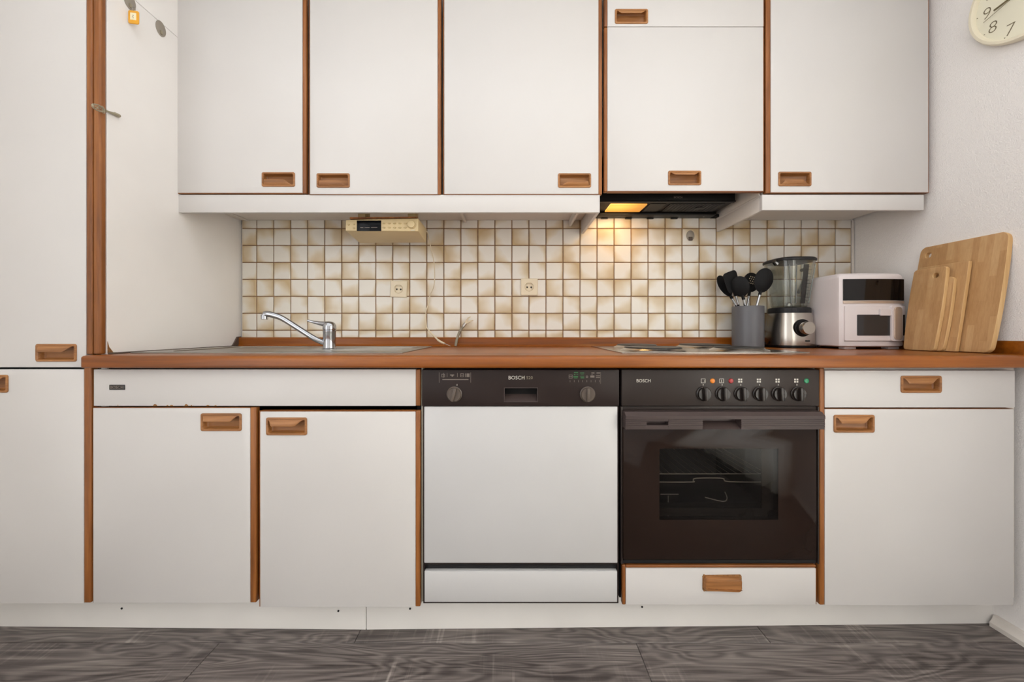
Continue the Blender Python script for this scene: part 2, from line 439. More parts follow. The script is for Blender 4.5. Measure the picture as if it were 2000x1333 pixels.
# sheer curtain in front of that window (mirrored in the oven glass)
m = MB(); n = 260; L0, L1 = [], []
for i in range(n+1):
    y = .42-2.0*i/n; x = XR-.075+.026*math.sin(i*.42)+.012*math.sin(i*.17+1)
    L0.append((x, y, .03)); L1.append((x, y, 2.40))
m.loft([L0, [(a, b, 1.2) for a, b, _ in L0], L1], False, False, closed=False)
cu = obj('curtain', m, M['curtain'], smooth=60); tag(cu, 'floor-length pale sheer curtain hanging before the window, mirrored in the oven door', 'curtain')
cr = obj('curtain_rail', MB().box(XR-.10, XR-.0, -1.70, .46, 2.40, 2.425, .003), M['skirt']); tag(cr, 'white rail carrying the pale sheer curtain beside the window', 'curtain rail')
# tiles
xs = [472.5]+[501.2+33.24*k for k in range(36)]; xs[-1] = 1662.5
ys = [413.6]+[446.7+33.15*k for k in range(7)]+[662]
px = [PX(x, YT) for x in xs]; pz = [PZ(y, YT) for y in ys]
obj('grout', MB().box(px[0], px[-1], YT+.003, YW, pz[-1], pz[0]), M['grout'], wall_back, 0)
cache = {}
for i in range(len(px)-1):
    for j in range(len(pz)-1):
        g = .0021; wd = round(px[i+1]-px[i]-2*g, 4); hh = round(pz[j]-pz[j+1]-2*g, 4)
        key = (wd, hh)
        if key not in cache:
            t = MB().box(-wd/2, wd/2, -.0025, .0045, -hh/2, hh/2, .0012, 1).bm
            bmesh.ops.recalc_face_normals(t, faces=t.faces)
            me = bpy.data.meshes.new('tile'); t.to_mesh(me); t.free(); me.materials.append(M['tile']); cache[key] = me
        o = bpy.data.objects.new('tile', cache[key])
        link(o, wall_back, ((px[i]+px[i+1])/2, YT+.0015+random.uniform(-.0004, .0004), (pz[j]+pz[j+1])/2))
        o.rotation_euler = (random.uniform(-.003, .003), 0, random.uniform(-.003, .003))
structure('trim_1', MB().box(px[-1]+.0005, px[-1]+.011, YT-.004, YW, .931, 1.471, .002), M['skirt'], 30)
bb = MB()
bb.prism([(XR-.001, 0), (XR-.024, 0), (XR-.024, .014), (XR-.016, .024), (XR-.012, .034), (XR-.001, .036)], 'Y', YF+.02, 1.210)
structure('baseboard_right', bb, M['skirt'], 30)

# ------------------------------------------------------------------ wooden recessed handle
def make_handle(cx, cz, y, parent, lip='top', wd=.124, hh=.054, left=0.02, right=.32, lh=.46, mirror=False, roll=0, name='handle'):
    m = MB()
    prof = [(0, .001, .006), (0, -.0018, .006), (.0012, -.003, .006), (.0055, -.003, .005), (.0072, -.001, .004), (.008, .0135, .004), (.011, .0165, .003)]
    loops = []
    for ins, dy, r in prof:
        loops.append([(u, dy, v) for u, v in rrect(wd-2*ins, hh-2*ins, r)])
    m.loft(loops, False, True)
    # curled lip
    n = 28; iw = wd-.015; ih = hh-.015
    front, back = [], []
    for k in range(7):
        t = k/6; fr, bk = [], []
        for i in range(n+1):
            u = i/n
            h = 1.0
            if u > 1-right:
                q = (u-(1-right))/right; h = 1-(q*q*(3-2*q))
            if u < left:
                q = 1-u/left; h = 1-(q*q*(3-2*q))
            h = max(h, .05)
            z = ih/2+.001-t*h*ih*lh
            yy = -.0028-.0055*math.sin(t*PI*.62)*h
            fr.append((-iw/2+u*iw, yy, z)); bk.append((-iw/2+u*iw, yy+.0024, z+.0004))
        front.append(fr); back.append(bk)
    loops = front+back[::-1]
    R = [[m.bm.verts.new(p) for p in Lp] for Lp in loops]
    for a, b in zip(R, R[1:]+R[:1]):
        for i in range(n): m.bm.faces.new((a[i], a[i+1], b[i+1], b[i]))
    s = Matrix.Diagonal((-1 if mirror else 1, 1, -1 if lip == 'bottom' else 1, 1))
    xf = Matrix.Translation((cx, y, cz)) @ Matrix.Rotation(roll, 4, 'Y') @ s
    return obj(name, m, M['handle'], parent, 40, xf=xf)

def slab(x0, x1, y0, y1, z0, z1, hole=None, bev=.0012):
    """door leaf with a rectangular opening for the recessed handle"""
    if not hole: return MB().box(x0, x1, y0, y1, z0, z1, bev, 2)
    a0, a1, c0, c1 = hole; m = MB(); V = []
    for y in (y0, y1):
        V += [(x0, y, z0), (x1, y, z0), (x1, y, z1), (x0, y, z1), (a0, y, c0), (a1, y, c0), (a1, y, c1), (a0, y, c1)]
    Fc = []
    for i in range(4):
        j = (i+1) % 4
        Fc += [(i, j, 4+j, 4+i), (8+i, 12+i, 12+j, 8+j), (i, 8+i, 8+j, j), (4+i, 4+j, 12+j, 12+i)]
    m.poly(V, Fc)
    outer = set()
    m.bm.verts.ensure_lookup_table()
    idx = {0, 1, 2, 3, 8, 9, 10, 11}
    m.bm.verts.index_update()
    ed = [e for e in m.bm.edges if e.verts[0].index in idx and e.verts[1].index in idx]
    bmesh.ops.bevel(m.bm, geom=ed, offset=bev, segments=2, profile=.5, affect='EDGES')
    return m
def strip(x0, x1, y0, y1, z0, z1, b=.003):
    return MB().box(x0, x1, y0, y1, z0, z1, min(b, (x1-x0)*.45, (y1-y0)*.45, (z1-z0)*.45), 3)
def leaf(parent, name, X0, X1, Y, Z0, Z1, mat=None, handle=None, wl=0, wr=0, wt=0, wb=0, th=.019, label=None):
    """panel with wood edging: wl/wr/wt/wb edging widths in metres; handle = (cx, cz, kwargs)"""
    mat = mat or M['white']
    hole = None
    if handle:
        cx, cz, kw = handle; w_ = kw.get('wd', .124)/2-.004; h_ = kw.get('hh', .054)/2-.004
        hole = (cx-w_, cx+w_, cz-h_, cz+h_)
    d = obj(name, slab(X0+wl, X1-wr, Y, Y+th, Z0+wb, Z1-wt, hole), mat, parent, 30, label)
    if handle: make_handle(cx, cz, Y-.0002, d, **kw)
    if wl: obj('wood_edge', strip(X0, X0+wl-.0002, Y+.0005, Y+th, Z0, Z1), M['wood'], d)
    if wr: obj('wood_edge', strip(X1-wr+.0002, X1, Y+.0005, Y+th, Z0, Z1), M['wood'], d)
    if wt: obj('wood_edge', strip(X0+wl, X1-wr, Y+.0005, Y+th, Z1-wt+.0002, Z1), M['woodx'], d)
    if wb: obj('wood_edge', strip(X0+wl, X1-wr, Y+.0005, Y+th, Z0, Z0+wb-.0002), M['woodx'], d)
    return d
def carcass(parent, x0, x1, y0, y1, z0, z1, mat, t=.016, name='carcass'):
    m = MB()
    m.box(x0, x0+t, y0, y1, z0, z1); m.box(x1-t, x1, y0, y1, z0, z1)
    m.box(x0+t, x1-t, y0, y1, z0, z0+t); m.box(x0+t, x1-t, y0, y1, z1-t, z1)
    m.box(x0+t, x1-t, y1-.006, y1, z0+t, z1-t)
    return obj(name, m, mat, parent, 0)
# ------------------------------------------------------------------ wall cabinets
ZTOP = 2.27
def wall_cab(label, x0, x1, yb, hpx, wl, wr, dz=0, kw=None, top=None):
    X0, X1 = PX(x0, DU), PX(x1, DU); zb = PZ(yb, DU)
    t = thing('wall_cabinet', label, 'cabinet', ((X0+X1)/2, DU, zb), 'wall cabinets above the worktop')
    carcass(t, X0+.002, X1-.002, DU+.022, YW-.001, 1.630 if top else 1.479, ZTOP, M['white_dim'])
    hx, hy = hpx; k = dict(lip='bottom'); k.update(kw or {})
    if top:
        zs = PZ(52.5, DU)
        leaf(t, 'door', X0, X1, DU, zb, zs-.001, None, (PX(hx, DU), PZ(hy, DU), k), wl, wr, 0, .0022)
        leaf(t, 'door', X0, X1, DU-.001, zs+.001, ZTOP-.002, None, (PX(top[0], DU), PZ(top[1], DU), dict(lip='top', left=.15, right=.2, lh=.35, hh=.055)), wl, wr, 0, 0)
    else:
        leaf(t, 'door', X0, X1, DU, zb, ZTOP-.002, None, (PX(hx, DU), PZ(hy, DU), k), wl, wr, 0, .0022)
    return t
wall_cab('white wall cabinet with teak edging, leftmost, beside the tall cabinet', 343.5, 598, 378, (544, 351), .002, .0145)
wall_cab('white wall cabinet with teak edging above the tap and cream radio, second from left', 603.5, 861, 380.5, (651, 353), .0035, .0125)
wall_cab('widest-looking white wall cabinet left of the extractor hood, third from left', 865.5, 1176, 380, (1122, 353), .004, .0135, kw=dict(mirror=True, lh=.4))
wall_cab('white wall cabinet over the hood with two wooden handles and a split door', 1180, 1492.5, 374.5, (1337, 348), .0125, .003, kw=dict(lip='top', left=.16, right=.2, lh=.28), top=(1233, 33))
wall_cab('rightmost white wall cabinet with teak edging beside the plaster wall', 1496, 1814.5, 377, (1552, 350), .0185, .0025, kw=dict(lh=.42, left=.2))
# light pelmets below them
def pelmet(label, x0, x1, ytop, ybot, sides, zj):
    X0, X1 = PX(x0, DU), PX(x1, DU); zb = PZ(ybot, DU)
    t = thing('pelmet', label, 'pelmet', ((X0+X1)/2, DU, zb), 'light pelmets')
    obj('front_board', MB().box(X0, X1, DU+.004, DU+.020, zb, 1.4745, .0012), M['white'], t)
    s = MB()
    s.box(X0+.001, X1-.001, DU+.0202, YT-.004, 1.4705, 1.4785)
    obj('bottom_board', s, M['white_dim'], t, 0)
    for sx in sides:
        a, b = (X0, X0+.012) if sx == 'l' else (X1-.012, X1)
        obj('side_board', MB().box(a, b, DU+.0202, YT-.0045, zb, 1.4702, .001), M['white_dim'], t)
    return t
pl = pelmet('long white pelmet board under the three left wall cabinets', 347, 1172, 380, 414.5, 'r', 0)
pr = pelmet('short white pelmet board under the rightmost wall cabinet', 1490, 1807, 377, 410, 'l', 0)
obj('batten', MB().box(PX(893, 1.5), PX(893, 1.5)+.012, DU+.025, YT-.005, 1.458, 1.4703, .001), M['white_dim'], pl)
obj('batten', MB().box(.262, .272, DU+.025, YT-.005, 1.440, 1.4703, .001), M['white_dim'], pl)
obj('batten', MB().box(XS+.03, XS+.046, DU+.03, YT-.005, 1.466, 1.4703, .001), M['white_dim'], pl)
# hood side cheek panel above right pelmet side
obj('cheek_panel', MB().box(PX(1490, DU), PX(1490, DU)+.0035, DU+.0235, YT-.004, 1.479, 1.60), M['white_dim'], pr, 0)
# ------------------------------------------------------------------ extractor hood
hx0, hx1, hy0, hz = .3375, .912, 1.515, 1.4875
hood = thing('extractor_hood', 'black slim extractor hood with a lit amber lamp under the wall cabinet', 'extractor hood', ((hx0+hx1)/2, 1.6, hz))
m = MB(); m.box(hx0, hx1, hy0, 1.712, hz+.004, 1.62, .002)
obj('housing', m, M['black'], hood)
m = MB(); m.box(hx0, hx1, hy0-.004, hy0+.012, hz, hz+.006, .001); m.box(hx0, hx1, 1.655, 1.712, hz-.008, hz+.0035, .002)
obj('rim', m, M['black'], hood)
obj('top_flange', MB().box(hx0, .935, DU+.024, hy0-.001, 1.545, 1.60), M['void'], hood, 0)
lx0, lx1 = PX(1193, 1.54), PX(1265, 1.54)
obj('lamp_cover', MB().box(lx0, lx1, 1.543, 1.642, hz-.001, hz+.0038, .001), M['lamp'], hood, label='glowing amber lamp cover')
m = MB()
fx0, fx1 = PX(1265, 1.54)+.012, .64
m.box(fx0, fx1, 1.54, 1.645, hz+.001, hz+.0038)
m.box(.66, .885, 1.54, 1.645, hz+.001, hz+.0038)
for k in range(14): m.box(.668+.015*k, .676+.015*k, 1.548, 1.638, hz-.0005, hz+.001)
obj('grease_filter', m, M['charcoal'], hood, 0)
m = MB(); m.lathe([(.016, hz-.003), (.016, hz+.001)], (.80, 1.59, 0), n=24); obj('lamp_socket', m, M['charcoal'], hood)
for k in (.41, .52, .62, .73): obj('clip', MB().box(k, k+.03, 1.700, 1.7115, hz-.0125, hz-.0078, .002), M['black'], hood)
for k in (.352, .87): obj('screw', MB().lathe([(.0035, hz-.0095), (.0035, hz-.0078)], (k, 1.685, 0), n=12), M['steel'], hood)
obj('bracket', MB().box(.9125, .9400, 1.685, 1.712, hz-.008, hz+.004), M['void'], hood)
for k in (1289, 1304, 1311): obj('switch', MB().box(PX(k, 1.512)-.004, PX(k, 1.512)+.004, hy0-.003, hy0+.001, PZ(391.5, 1.512)-.003, PZ(391.5, 1.512)+.003, .001), M['charcoal'], hood)
text('lettering', 'BOSCH', .011, (PX(1325, 1.512), hy0-.0005, PZ(385.5, 1.512)), M['printdim'], hood)
lb = bpy.data.lights.new('hood_bulb', 'AREA'); lb.shape = 'RECTANGLE'; lb.size = .13; lb.size_y = .08; lb.energy = .55; lb.color = (1, .62, .28)
lo_ = bpy.data.objects.new('hood_bulb', lb); COL.objects.link(lo_); lo_.location = ((lx0+lx1)/2-.02, 1.60, hz-.012); lo_.rotation_euler = (math.radians(-22), 0, 0)
lo_.rotation_euler = (math.radians(28), 0, 0)

# ------------------------------------------------------------------ tall cabinet
tall = thing('tall_cabinet', 'tall white cabinet with teak edge post at the left of the kitchen', 'cabinet', (-1.56, 1.4, 0))
zj = 2.064
obj('side_panel', MB().box(XS-.018, XS, DB+.020, YW-.001, .135, zj-.0008, .0006, 1), M['white_lightened'], tall)
obj('side_panel', MB().box(XS-.018, XS, DB+.020, YW-.001, zj+.0008, ZTOP, .0006, 1), M['white_lightened'], tall)
m = MB(); m.box(-1.87, XS-.0182, DB+.03, YW-.001, .135, ZTOP); obj('carcass', m, M['void'], tall, 0)  # carcass coloured near-black to paint in the shade of the door gaps
obj('edge_post', MB().box(PX(168.5, DB), PX(180, DB)-.0005, DB-.001, DB+.0195, .8906, ZTOP, .004, 3), M['wood'], tall)
obj('edge_post', MB().box(PX(180, DB), XS, DB+.001, DB+.0195, .8906, ZTOP, .0055, 3), M['wood'], tall)
obj('edge_post', MB().box(PX(164.5, DB), PX(178.5, DB), DB-.002, DB+.0195, PZ(1178, DB), .8515, .004, 3), M['wood'], tall)
leaf(tall, 'door', -1.868, PX(168, DB), DB, PZ(718, DB), ZTOP-.002, None, (PX(110.5, DB), PZ(689.5, DB), dict(left=.02, right=.3)), 0, 0)
leaf(tall, 'door', -1.868, PX(163.7, DB), DB, PZ(1179.5, DB), PZ(722, DB), None, (PX(-23, DB), PZ(750, DB), dict(left=.2, right=.3)), 0, 0)
obj('chipped_edge', MB().poly([(XS-.0+.0006, DB+.021, .9), (XS+.0006, DB+.021, .93), (XS+.0006, DB+.05, .8905), (XS+.0006, DB+.03, .8905)], [(0,1,2,3)]) and (lambda q: (q.poly([(XS+.0002, DB+.021, .892), (XS+.0002, DB+.021, .93), (XS+.0002, DB+.026, .912), (XS+.0002, DB+.040, .892), (XS+.0012, DB+.021, .892), (XS+.0012, DB+.021, .93), (XS+.0012, DB+.026, .912), (XS+.0012, DB+.040, .892)], [(0,1,2,3),(4,7,6,5),(0,4,5,1),(1,5,6,2),(2,6,7,3),(3,7,4,0)]), q)[1])(MB()), M['chip'], tall, 0)
# ------------------------------------------------------------------ plinth boards
def plinth(label, xa, da, xb, db):
    X0, X1 = PX(xa, da), PX(xb, db); t = .016
    m = MB(); v = []
    for z in (.001, .131): v += [(X0, da, z), (X1, db, z), (X1, db+t, z), (X0, da+t, z)]
    m.poly(v, [(0,1,2,3),(4,7,6,5),(0,4,5,1),(1,5,6,2),(2,6,7,3),(3,7,4,0)])
    o = obj('plinth_board', m, M['plinth'], None, 0); tag(o, label, 'plinth', 'plinth boards'); return o
p1 = plinth('left white plinth board along the floor, under tall cabinet and sink doors', -120, 1.209, 714.5, 1.194)
p2 = plinth('right white plinth board along the floor, under dishwasher, oven and drawer cabinet', 716, 1.194, 1950, 1.2195)
def screw(px_, py_, D, par):
    c = P(px_, py_, D); obj('screw', MB().lathe([(.0032, -.0012), (.0032, .001)], c, 'Y', 12), M['charcoal'], par)
screw(238, 1189, 1.2025, p1); screw(661, 1194, 1.1948, p1); screw(801, 1189.5, 1.1955, p2); screw(1254, 1186, 1.2050, p2)

# ------------------------------------------------------------------ base cabinets
X = lambda p_: PX(p_, DB)
Z = lambda p_: PZ(p_, DB)
sinkcab = thing('sink_cabinet', 'white sink cabinet with two teak-edged doors and blank front panel', 'cabinet', (-.77, 1.4, .13))
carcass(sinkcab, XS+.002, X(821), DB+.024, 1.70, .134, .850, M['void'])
pn = leaf(sinkcab, 'front_panel', X(183), X(821.5), DB, Z(793.5), Z(722), None, None, 0, .0150)
bd = obj('badge', MB().box(X(214), X(244.5), DB-.0016, DB+.001, Z(762), Z(752), .001), M['knob'], pn)
text('badge_lettering', 'BOSCH', .0125, (X(229.2), DB-.0018, Z(757)), M['printdim'], pn)
for cx, w_, h_ in ((230.5, 1.2, 3), (303, 9, 4), (327, 4, 2), (335, 7, 2.2), (364, 8, 4), (374, 3, 2), (406, 7, 2), (421, 5, 1.5)):
    m = MB(); pts = [(X(cx-w_/2), Z(793.8)), (X(cx-w_/4), Z(793.5-h_*.8)), (X(cx), Z(793.5-h_)), (X(cx+w_/3), Z(793.5-h_*.6)), (X(cx+w_/2), Z(793.8))]
    m.prism(pts, 'Y', DB-.0004, DB+.004); obj('chip', m, M['chip'], pn, 0)
leaf(sinkcab, 'door', X(181), X(500), DB, Z(1178.5), Z(796.5), None, (X(432.5), Z(825), dict(right=.25)), .0012, .0185, .0016, 0)
leaf(sinkcab, 'door', X(506.5), X(821), DB-.001, Z(1186), Z(802.5), None, (X(560.5), Z(833), dict(left=.1, right=.3, lh=.5)), .0030, .0148, .0030, 0)
dw = thing('dishwasher', 'built-in dishwasher with dark brown control panel and plain white door', 'dishwasher', (X(1016), 1.4, .13))
m = MB(); m.box(X(826), X(1209.5), DB+.022, 1.68, .1345, .850); obj('body', m, M['void'], dw, 0)
obj('side_frame', MB().box(X(822), X(825.5), DB+.006, 1.60, .134, .850, .0008), M['grey_side'], dw)
cp = obj('control_panel', slab(X(825), X(1208), DB-.008, DB+.021, Z(793), Z(722), (X(985.5), X(1049), Z(783.5), Z(758)), .0025), M['brown_dw'], dw)
hz0 = (X(985.5), X(1049), Z(783.5), Z(758))
m = MB(); m.box(hz0[0], hz0[1], DB+.017, DB+.0205, hz0[2], hz0[3]); obj('grip_recess', m, M['void'], cp, 0)  # near-black back paints in the recess shade; the slope below is left lighter
m = MB(); m.prism([(DB-.007, hz0[2]), (DB+.0168, hz0[2]), (DB+.0168, hz0[2]+.018)], 'X', hz0[0], hz0[1]); obj('grip_floor', m, M['brown_rail'], cp, 0)
m = MB()
for a, b, c, d in ((-1.5, 0, 0, 1), (0, 1.5, 0, 1)): pass
m.box(hz0[0]-.002, hz0[1]+.002, DB-.0092, DB-.0078, hz0[3], hz0[3]+.002); m.box(hz0[0]-.002, hz0[1]+.002, DB-.0092, DB-.0078, hz0[2]-.002, hz0[2])
m.box(hz0[0]-.002, hz0[0], DB-.0092, DB-.0078, hz0[2], hz0[3]); m.box(hz0[1], hz0[1]+.002, DB-.0092, DB-.0078, hz0[2], hz0[3])
obj('grip_frame', m, M['brown_rail'], cp, 0)
text('lettering', 'BOSCH', .0155, (PX(1009, DB-.008), DB-.0084, PZ(738.5, DB-.008)), M['print'], cp)
text('lettering', 'S 520', .0135, (PX(1031, DB-.008), DB-.0084, PZ(738.5, DB-.008)), M['hose'], cp)
def dial(cx, cy, r, y, par, mat, ang, name='knob', gripw=.28, proud=.018):
    c = Vector((PX(cx, y), y, PZ(cy, y)))
    m = MB(); m.lathe([(r*1.04, 0), (r*1.04, -.003), (r*.94, -.0045), (r*.86, -.010)], c, 'Y', 36)
    o = obj(name, m, mat, par)
    g = MB(); g.box(-r*gripw/2-.001, r*gripw/2+.001, -proud, -.0075, -r*.90, r*.90, .0016, 2)
    obj('grip', g, mat, None if False else par, xf=Matrix.Translation(c) @ Matrix.Rotation(ang, 4, 'Y')) if False else None
    b = MB(); b.box(-r*gripw/2-.001, r*gripw/2+.001, -proud, -.0075, -r*.90, r*.90, .0016, 2)
    b.bm.transform(Matrix.Translation(c) @ Matrix.Rotation(ang, 4, 'Y'))
    # joined grip on the disc: rebuild as one mesh
    me = o.data; bm = bmesh.new(); bm.from_mesh(me)
    b.bm.transform(Matrix.Translation(-WL[o.name])); b.bm.verts.index_update()
    vs = [bm.verts.new(v.co) for v in b.bm.verts]
    for f in b.bm.faces: bm.faces.new([vs[v.index] for v in f.verts])
    b.bm.free(); bm.to_mesh(me); bm.free()
    me.polygons.foreach_set('use_smooth', [True]*len(me.polygons)); me.set_sharp_from_angle(angle=math.radians(35))
    return o
YD = DB-.008
dial(887.5, 770.5, .0225, YD, cp, M['knob_dw'], .25)
dial(1147.5, 770.5, .0225, YD, cp, M['knob_dw'], 0)
YP = YD-.0003
def marks(par, mat, rects, y=YP, name='printed_symbols'):
    m = MB()
    for a, b, c, d in rects: m.box(PX(a, y), PX(c, y), y-.0001, y+.0006, PZ(d, y), PZ(b, y))
    return obj(name, m, mat, par, 0, kind='stuff')
def ring(cx, cy, r, th=.9): 
    return [(cx-r, cy-r, cx+r, cy-r+th), (cx-r, cy+r-th, cx+r, cy+r), (cx-r, cy-r+th, cx-r+th, cy+r-th), (cx+r-th, cy-r+th, cx+r, cy+r-th)]
marks(cp, M['printdim'], [(857.3, 728, 858, 748), (919, 728, 919.7, 748), (864, 741, 915, 742.6), (873, 729, 873.7, 737), (893, 729, 893.7, 737), (879, 732, 887, 734), (882, 734, 885, 736)]+ring(865.5, 734, 3.2)+ring(902.5, 733.5, 3.4)+[(866, 729, 867, 738), (899, 733, 906, 734), (909, 730, 911, 737), (912, 730, 917, 737)])
marks(cp, M['print'], [(892.2, 750.5, 893.2, 754)], name='pointer_mark')
marks(cp, M['printdim'], ring(1114.5, 736, 3.6)+[(1111, 735.5, 1118, 736.5)]+ring(1146.5, 736.5, 2)+[(1155, 728, 1161, 730), (1155, 732, 1158, 733), (1165, 728, 1172, 730), (1153, 734, 1161, 738), (1164, 734, 1172, 735), (1164, 737, 1172, 738.3), (1172.8, 727, 1173.3, 750)]+[(1113+8.2*k, 743, 1113.7+8.2*k, 747) for k in range(8)])
marks(cp, M['printgreen'], [(1121, 727, 1129, 729), (1121, 731, 1124, 733), (1126, 731, 1129, 732), (1133, 728, 1141, 730), (1134, 732, 1140, 733), (1120, 735, 1129, 737.5), (1121, 738.5, 1128, 739.5), (1133, 735, 1141, 736), (1134, 737.5, 1141, 739.5)], name='green_symbols')
obj('door', MB().box(X(829), X(1205.5), DB-.004, DB+.019, Z(1099), Z(794), .002), M['dw_white'], dw)
obj('vent_slot', MB().box(X(829), X(1206), DB+.008, DB+.021, Z(1114), Z(1100), .001), M['charcoal'], dw)
m = MB(); m.prism([(X(829), Z(1100)), (X(829), Z(1103)), (X(860), Z(1104)), (X(905), Z(1102)), (X(950), Z(1104.5)), (X(1010), Z(1102.5)), (X(1080), Z(1104)), (X(1206), Z(1103)), (X(1206), Z(1100))], 'Y', DB-.0, DB+.008)
obj('seal_strip', m, M['knob'], dw, 0)
obj('kick_panel', MB().box(X(829.5), X(1205), DB-.003, DB+.019, Z(1175.5), Z(1115.5), .0015), M['dw_white'], dw)
m = MB(); m.box(X(827), X(829), DB-.002, DB+.02, Z(1178), Z(794)); m.box(X(1205.8), X(1207.6), DB-.002, DB+.02, Z(1178), Z(794)); m.box(X(829), X(1205.8), DB-.002, DB+.02, Z(1178), Z(1176))
obj('edge_frame', m, M['brown_dw'], dw, 0)
# ------------------------------------------------------------------ oven
ov = thing('oven', 'dark brown built-in oven with six knobs and a smoked glass door', 'oven', (X(1405), 1.4, Z(1103)))
cx0, cx1, cz0, cz1 = X(1284), X(1524), Z(1020), Z(872)
m = MB(); t = .02; Yo = DB+.045
m.box(X(1213), X(1597), Yo, 1.66, Z(1102), Z(1050)); m.box(X(1213), X(1597), Yo, 1.66, Z(850), .850)
m.box(X(1213), X(1262), Yo, 1.66, Z(1050), Z(850)); m.box(X(1546), X(1597), Yo, 1.66, Z(1050), Z(850))
obj('body', m, M['void'], ov, 0)
m = MB(); m.poly([(X(1262), Yo, Z(1050)), (X(1546), Yo, Z(1050)), (X(1546), Yo, Z(850)), (X(1262), Yo, Z(850)), (X(1262), 1.55, Z(1050)), (X(1546), 1.55, Z(1050)), (X(1546), 1.55, Z(850)), (X(1262), 1.55, Z(850))], [(4,5,6,7),(0,1,5,4),(3,7,6,2),(0,4,7,3),(1,2,6,5)])
obj('cavity', m, M['cavity'], ov, 0)
cpo = obj('control_panel', MB().box(X(1213), X(1597.5), DB-.006, Yo-.001, Z(793), Z(722), .003), M['brown'], ov)
YO = DB-.006
text('lettering', 'BOSCH', .0135, (PX(1257, YO), YO-.0003, PZ(744.5, YO)), M['print'], cpo)
for k, cx in enumerate((1374, 1411, 1447.5, 1484, 1520.5, 1558)):
    dial(cx, 769.5, .0215, YO, cpo, M['knob'], -.05+.04*(k % 2), gripw=.42, proud=.02)
YQ = YO-.0003
R_ = []
for cx in (1374, 1411, 1447.5, 1484, 1520.5, 1557): R_.append((cx-1, 750.5, cx, 753.5))
R_ += ring(1373.5, 744.5, 4.3, .8)+[(1376, 743.5, 1378, 746)]+ring(1409.5, 744.5, 4.3, .8)+[(1409, 742, 1410, 747)]
for cx in (1446, 1482.5, 1519, 1555.5):
    for a in (-2.6, 2.0):
        for b in (-2.6, 2.0): R_.append((cx+a-1.6, 744.3+b-1.6, cx+a+1.6, 744.3+b+1.6))
marks(cpo, M['print'], R_, y=YQ)
for cx, mm, nm in ((1391.5, 'amber', 'amber indicator lamp'), (1427.5, 'red', 'red indicator lamp'), (1575, 'green', 'green indicator lamp')):
    c = Vector((PX(cx, YO), YO, PZ(744.5, YO)))
    obj('indicator_lamp', MB().lathe([(.0075, .001), (.0075, -.001), (.006, -.0025), (.002, -.0032)], c, 'Y', 20), M[mm], cpo, label=nm)
fr = obj('door_surround', MB().box(X(1212.5), X(1216.3), DB-.002, Yo-.001, Z(1102), Z(794.5), .001).box(X(1596.5), X(1599), DB-.002, Yo-.001, Z(1102), Z(794.5), .001).box(X(1216.5), X(1596), DB+.004, Yo-.001, Z(802), Z(794.5), .001), M['brown'], ov)
# door: opaque border round a see-through window
YDo = DB-.012
def YX(p_): return PX(p_, YDo)
def YZ(p_): return PZ(p_, YDo)
m = slab(YX(1217.5), YX(1595), YDo, YDo+.022, YZ(1094.5), YZ(837), (YX(1288), YX(1520), YZ(1016), YZ(877)), .002)
door = obj('door', m, M['ovenglass'], ov)
obj('window_pane', MB().box(YX(1288), YX(1520), YDo+.0004, YDo+.004, YZ(1016), YZ(877)), M['ovenwin'], door, 0)
m = MB(); yb_ = YDo+.024
m.box(YX(1498), YX(1521), yb_, yb_+.004, YZ(1017), YZ(876)); m.box(YX(1288), YX(1498), yb_, yb_+.004, YZ(1016), YZ(1001))
obj('inner_frame', m, M['knob'], door, 0)
# grip rail
m = MB(); y_a = YDo-.022
prof = [(YDo+.016, YZ(803.5)), (YDo-.010, YZ(803.5)), (y_a, YZ(810)), (y_a, YZ(816)), (YDo+.016, YZ(816))]
m.prism(prof, 'X', YX(1218), YX(1600))
for a, b in ((1218, 1258), (1300, 1366), (1440, 1600)):
    m.box(YX(a), YX(b), y_a+.003, YDo+.016, YZ(836), YZ(816))
    for k in range(4): m.box(YX(a), YX(b), y_a+.0015, y_a+.003, YZ(819.5+4*k), YZ(817.2+4*k))
m.box(YX(1258), YX(1300), y_a+.003, YDo+.016, YZ(820.5), YZ(816)); m.box(YX(1258), YX(1300), y_a+.003, YDo+.016, YZ(836), YZ(828)); m.box(YX(1258), YX(1300), YDo+.004, YDo+.016, YZ(828), YZ(820.5))
m.box(YX(1366), YX(1440), YDo+.010, YDo+.016, YZ(836), YZ(816)); m.prism([(y_a+.004, YZ(836)), (YDo+.010, YZ(836)), (YDo+.010, YZ(824))], 'X', YX(1366), YX(1440))
obj('grip_rail', m, M['brown_rail'], door, 20)
# shelf and tray in the oven
def wire(pts, r=.0016): return MB().tube(pts, r, 8)
rk = MB(); zr = PZ(926, 1.22); yk = 1.22
rk.tube([(X(1265), yk, zr), (X(1540), yk, zr)], .0017, 8)
for k in range(18):
    xx = X(1270)+k*(X(1538)-X(1270))/17; rk.tube([(xx, yk, zr), (xx, 1.53, zr)], .0007, 6)
rk.tube([(X(1265), 1.53, zr), (X(1540), 1.53, zr)], .0017, 8)
obj('oven_rack', rk, M['rack'], ov)
tz = PZ(942, 1.20); yt = 1.20
rt = MB().tube([(PX(1272, yt), yt, tz), (PX(1350, yt), yt, tz), (PX(1354, yt), yt, tz+.004), (PX(1360, yt), yt, tz+.012), (PX(1410, yt), yt, tz+.012), (PX(1424, yt), yt, tz+.001), (PX(1520, yt), yt, tz)], .0019, 8, sub=4)
obj('rack_front_rail', rt, M['rack'], ov)
tr = MB(); zq = PZ(985, 1.25)
tr.box(PX(1275, 1.25), PX(1525, 1.25), 1.22, 1.50, zq-.004, zq, .001); tr.box(PX(1275, 1.25), PX(1525, 1.25), 1.22, 1.224, zq, zq+.018, .001)
obj('baking_tray', tr, M['charcoal'], ov)
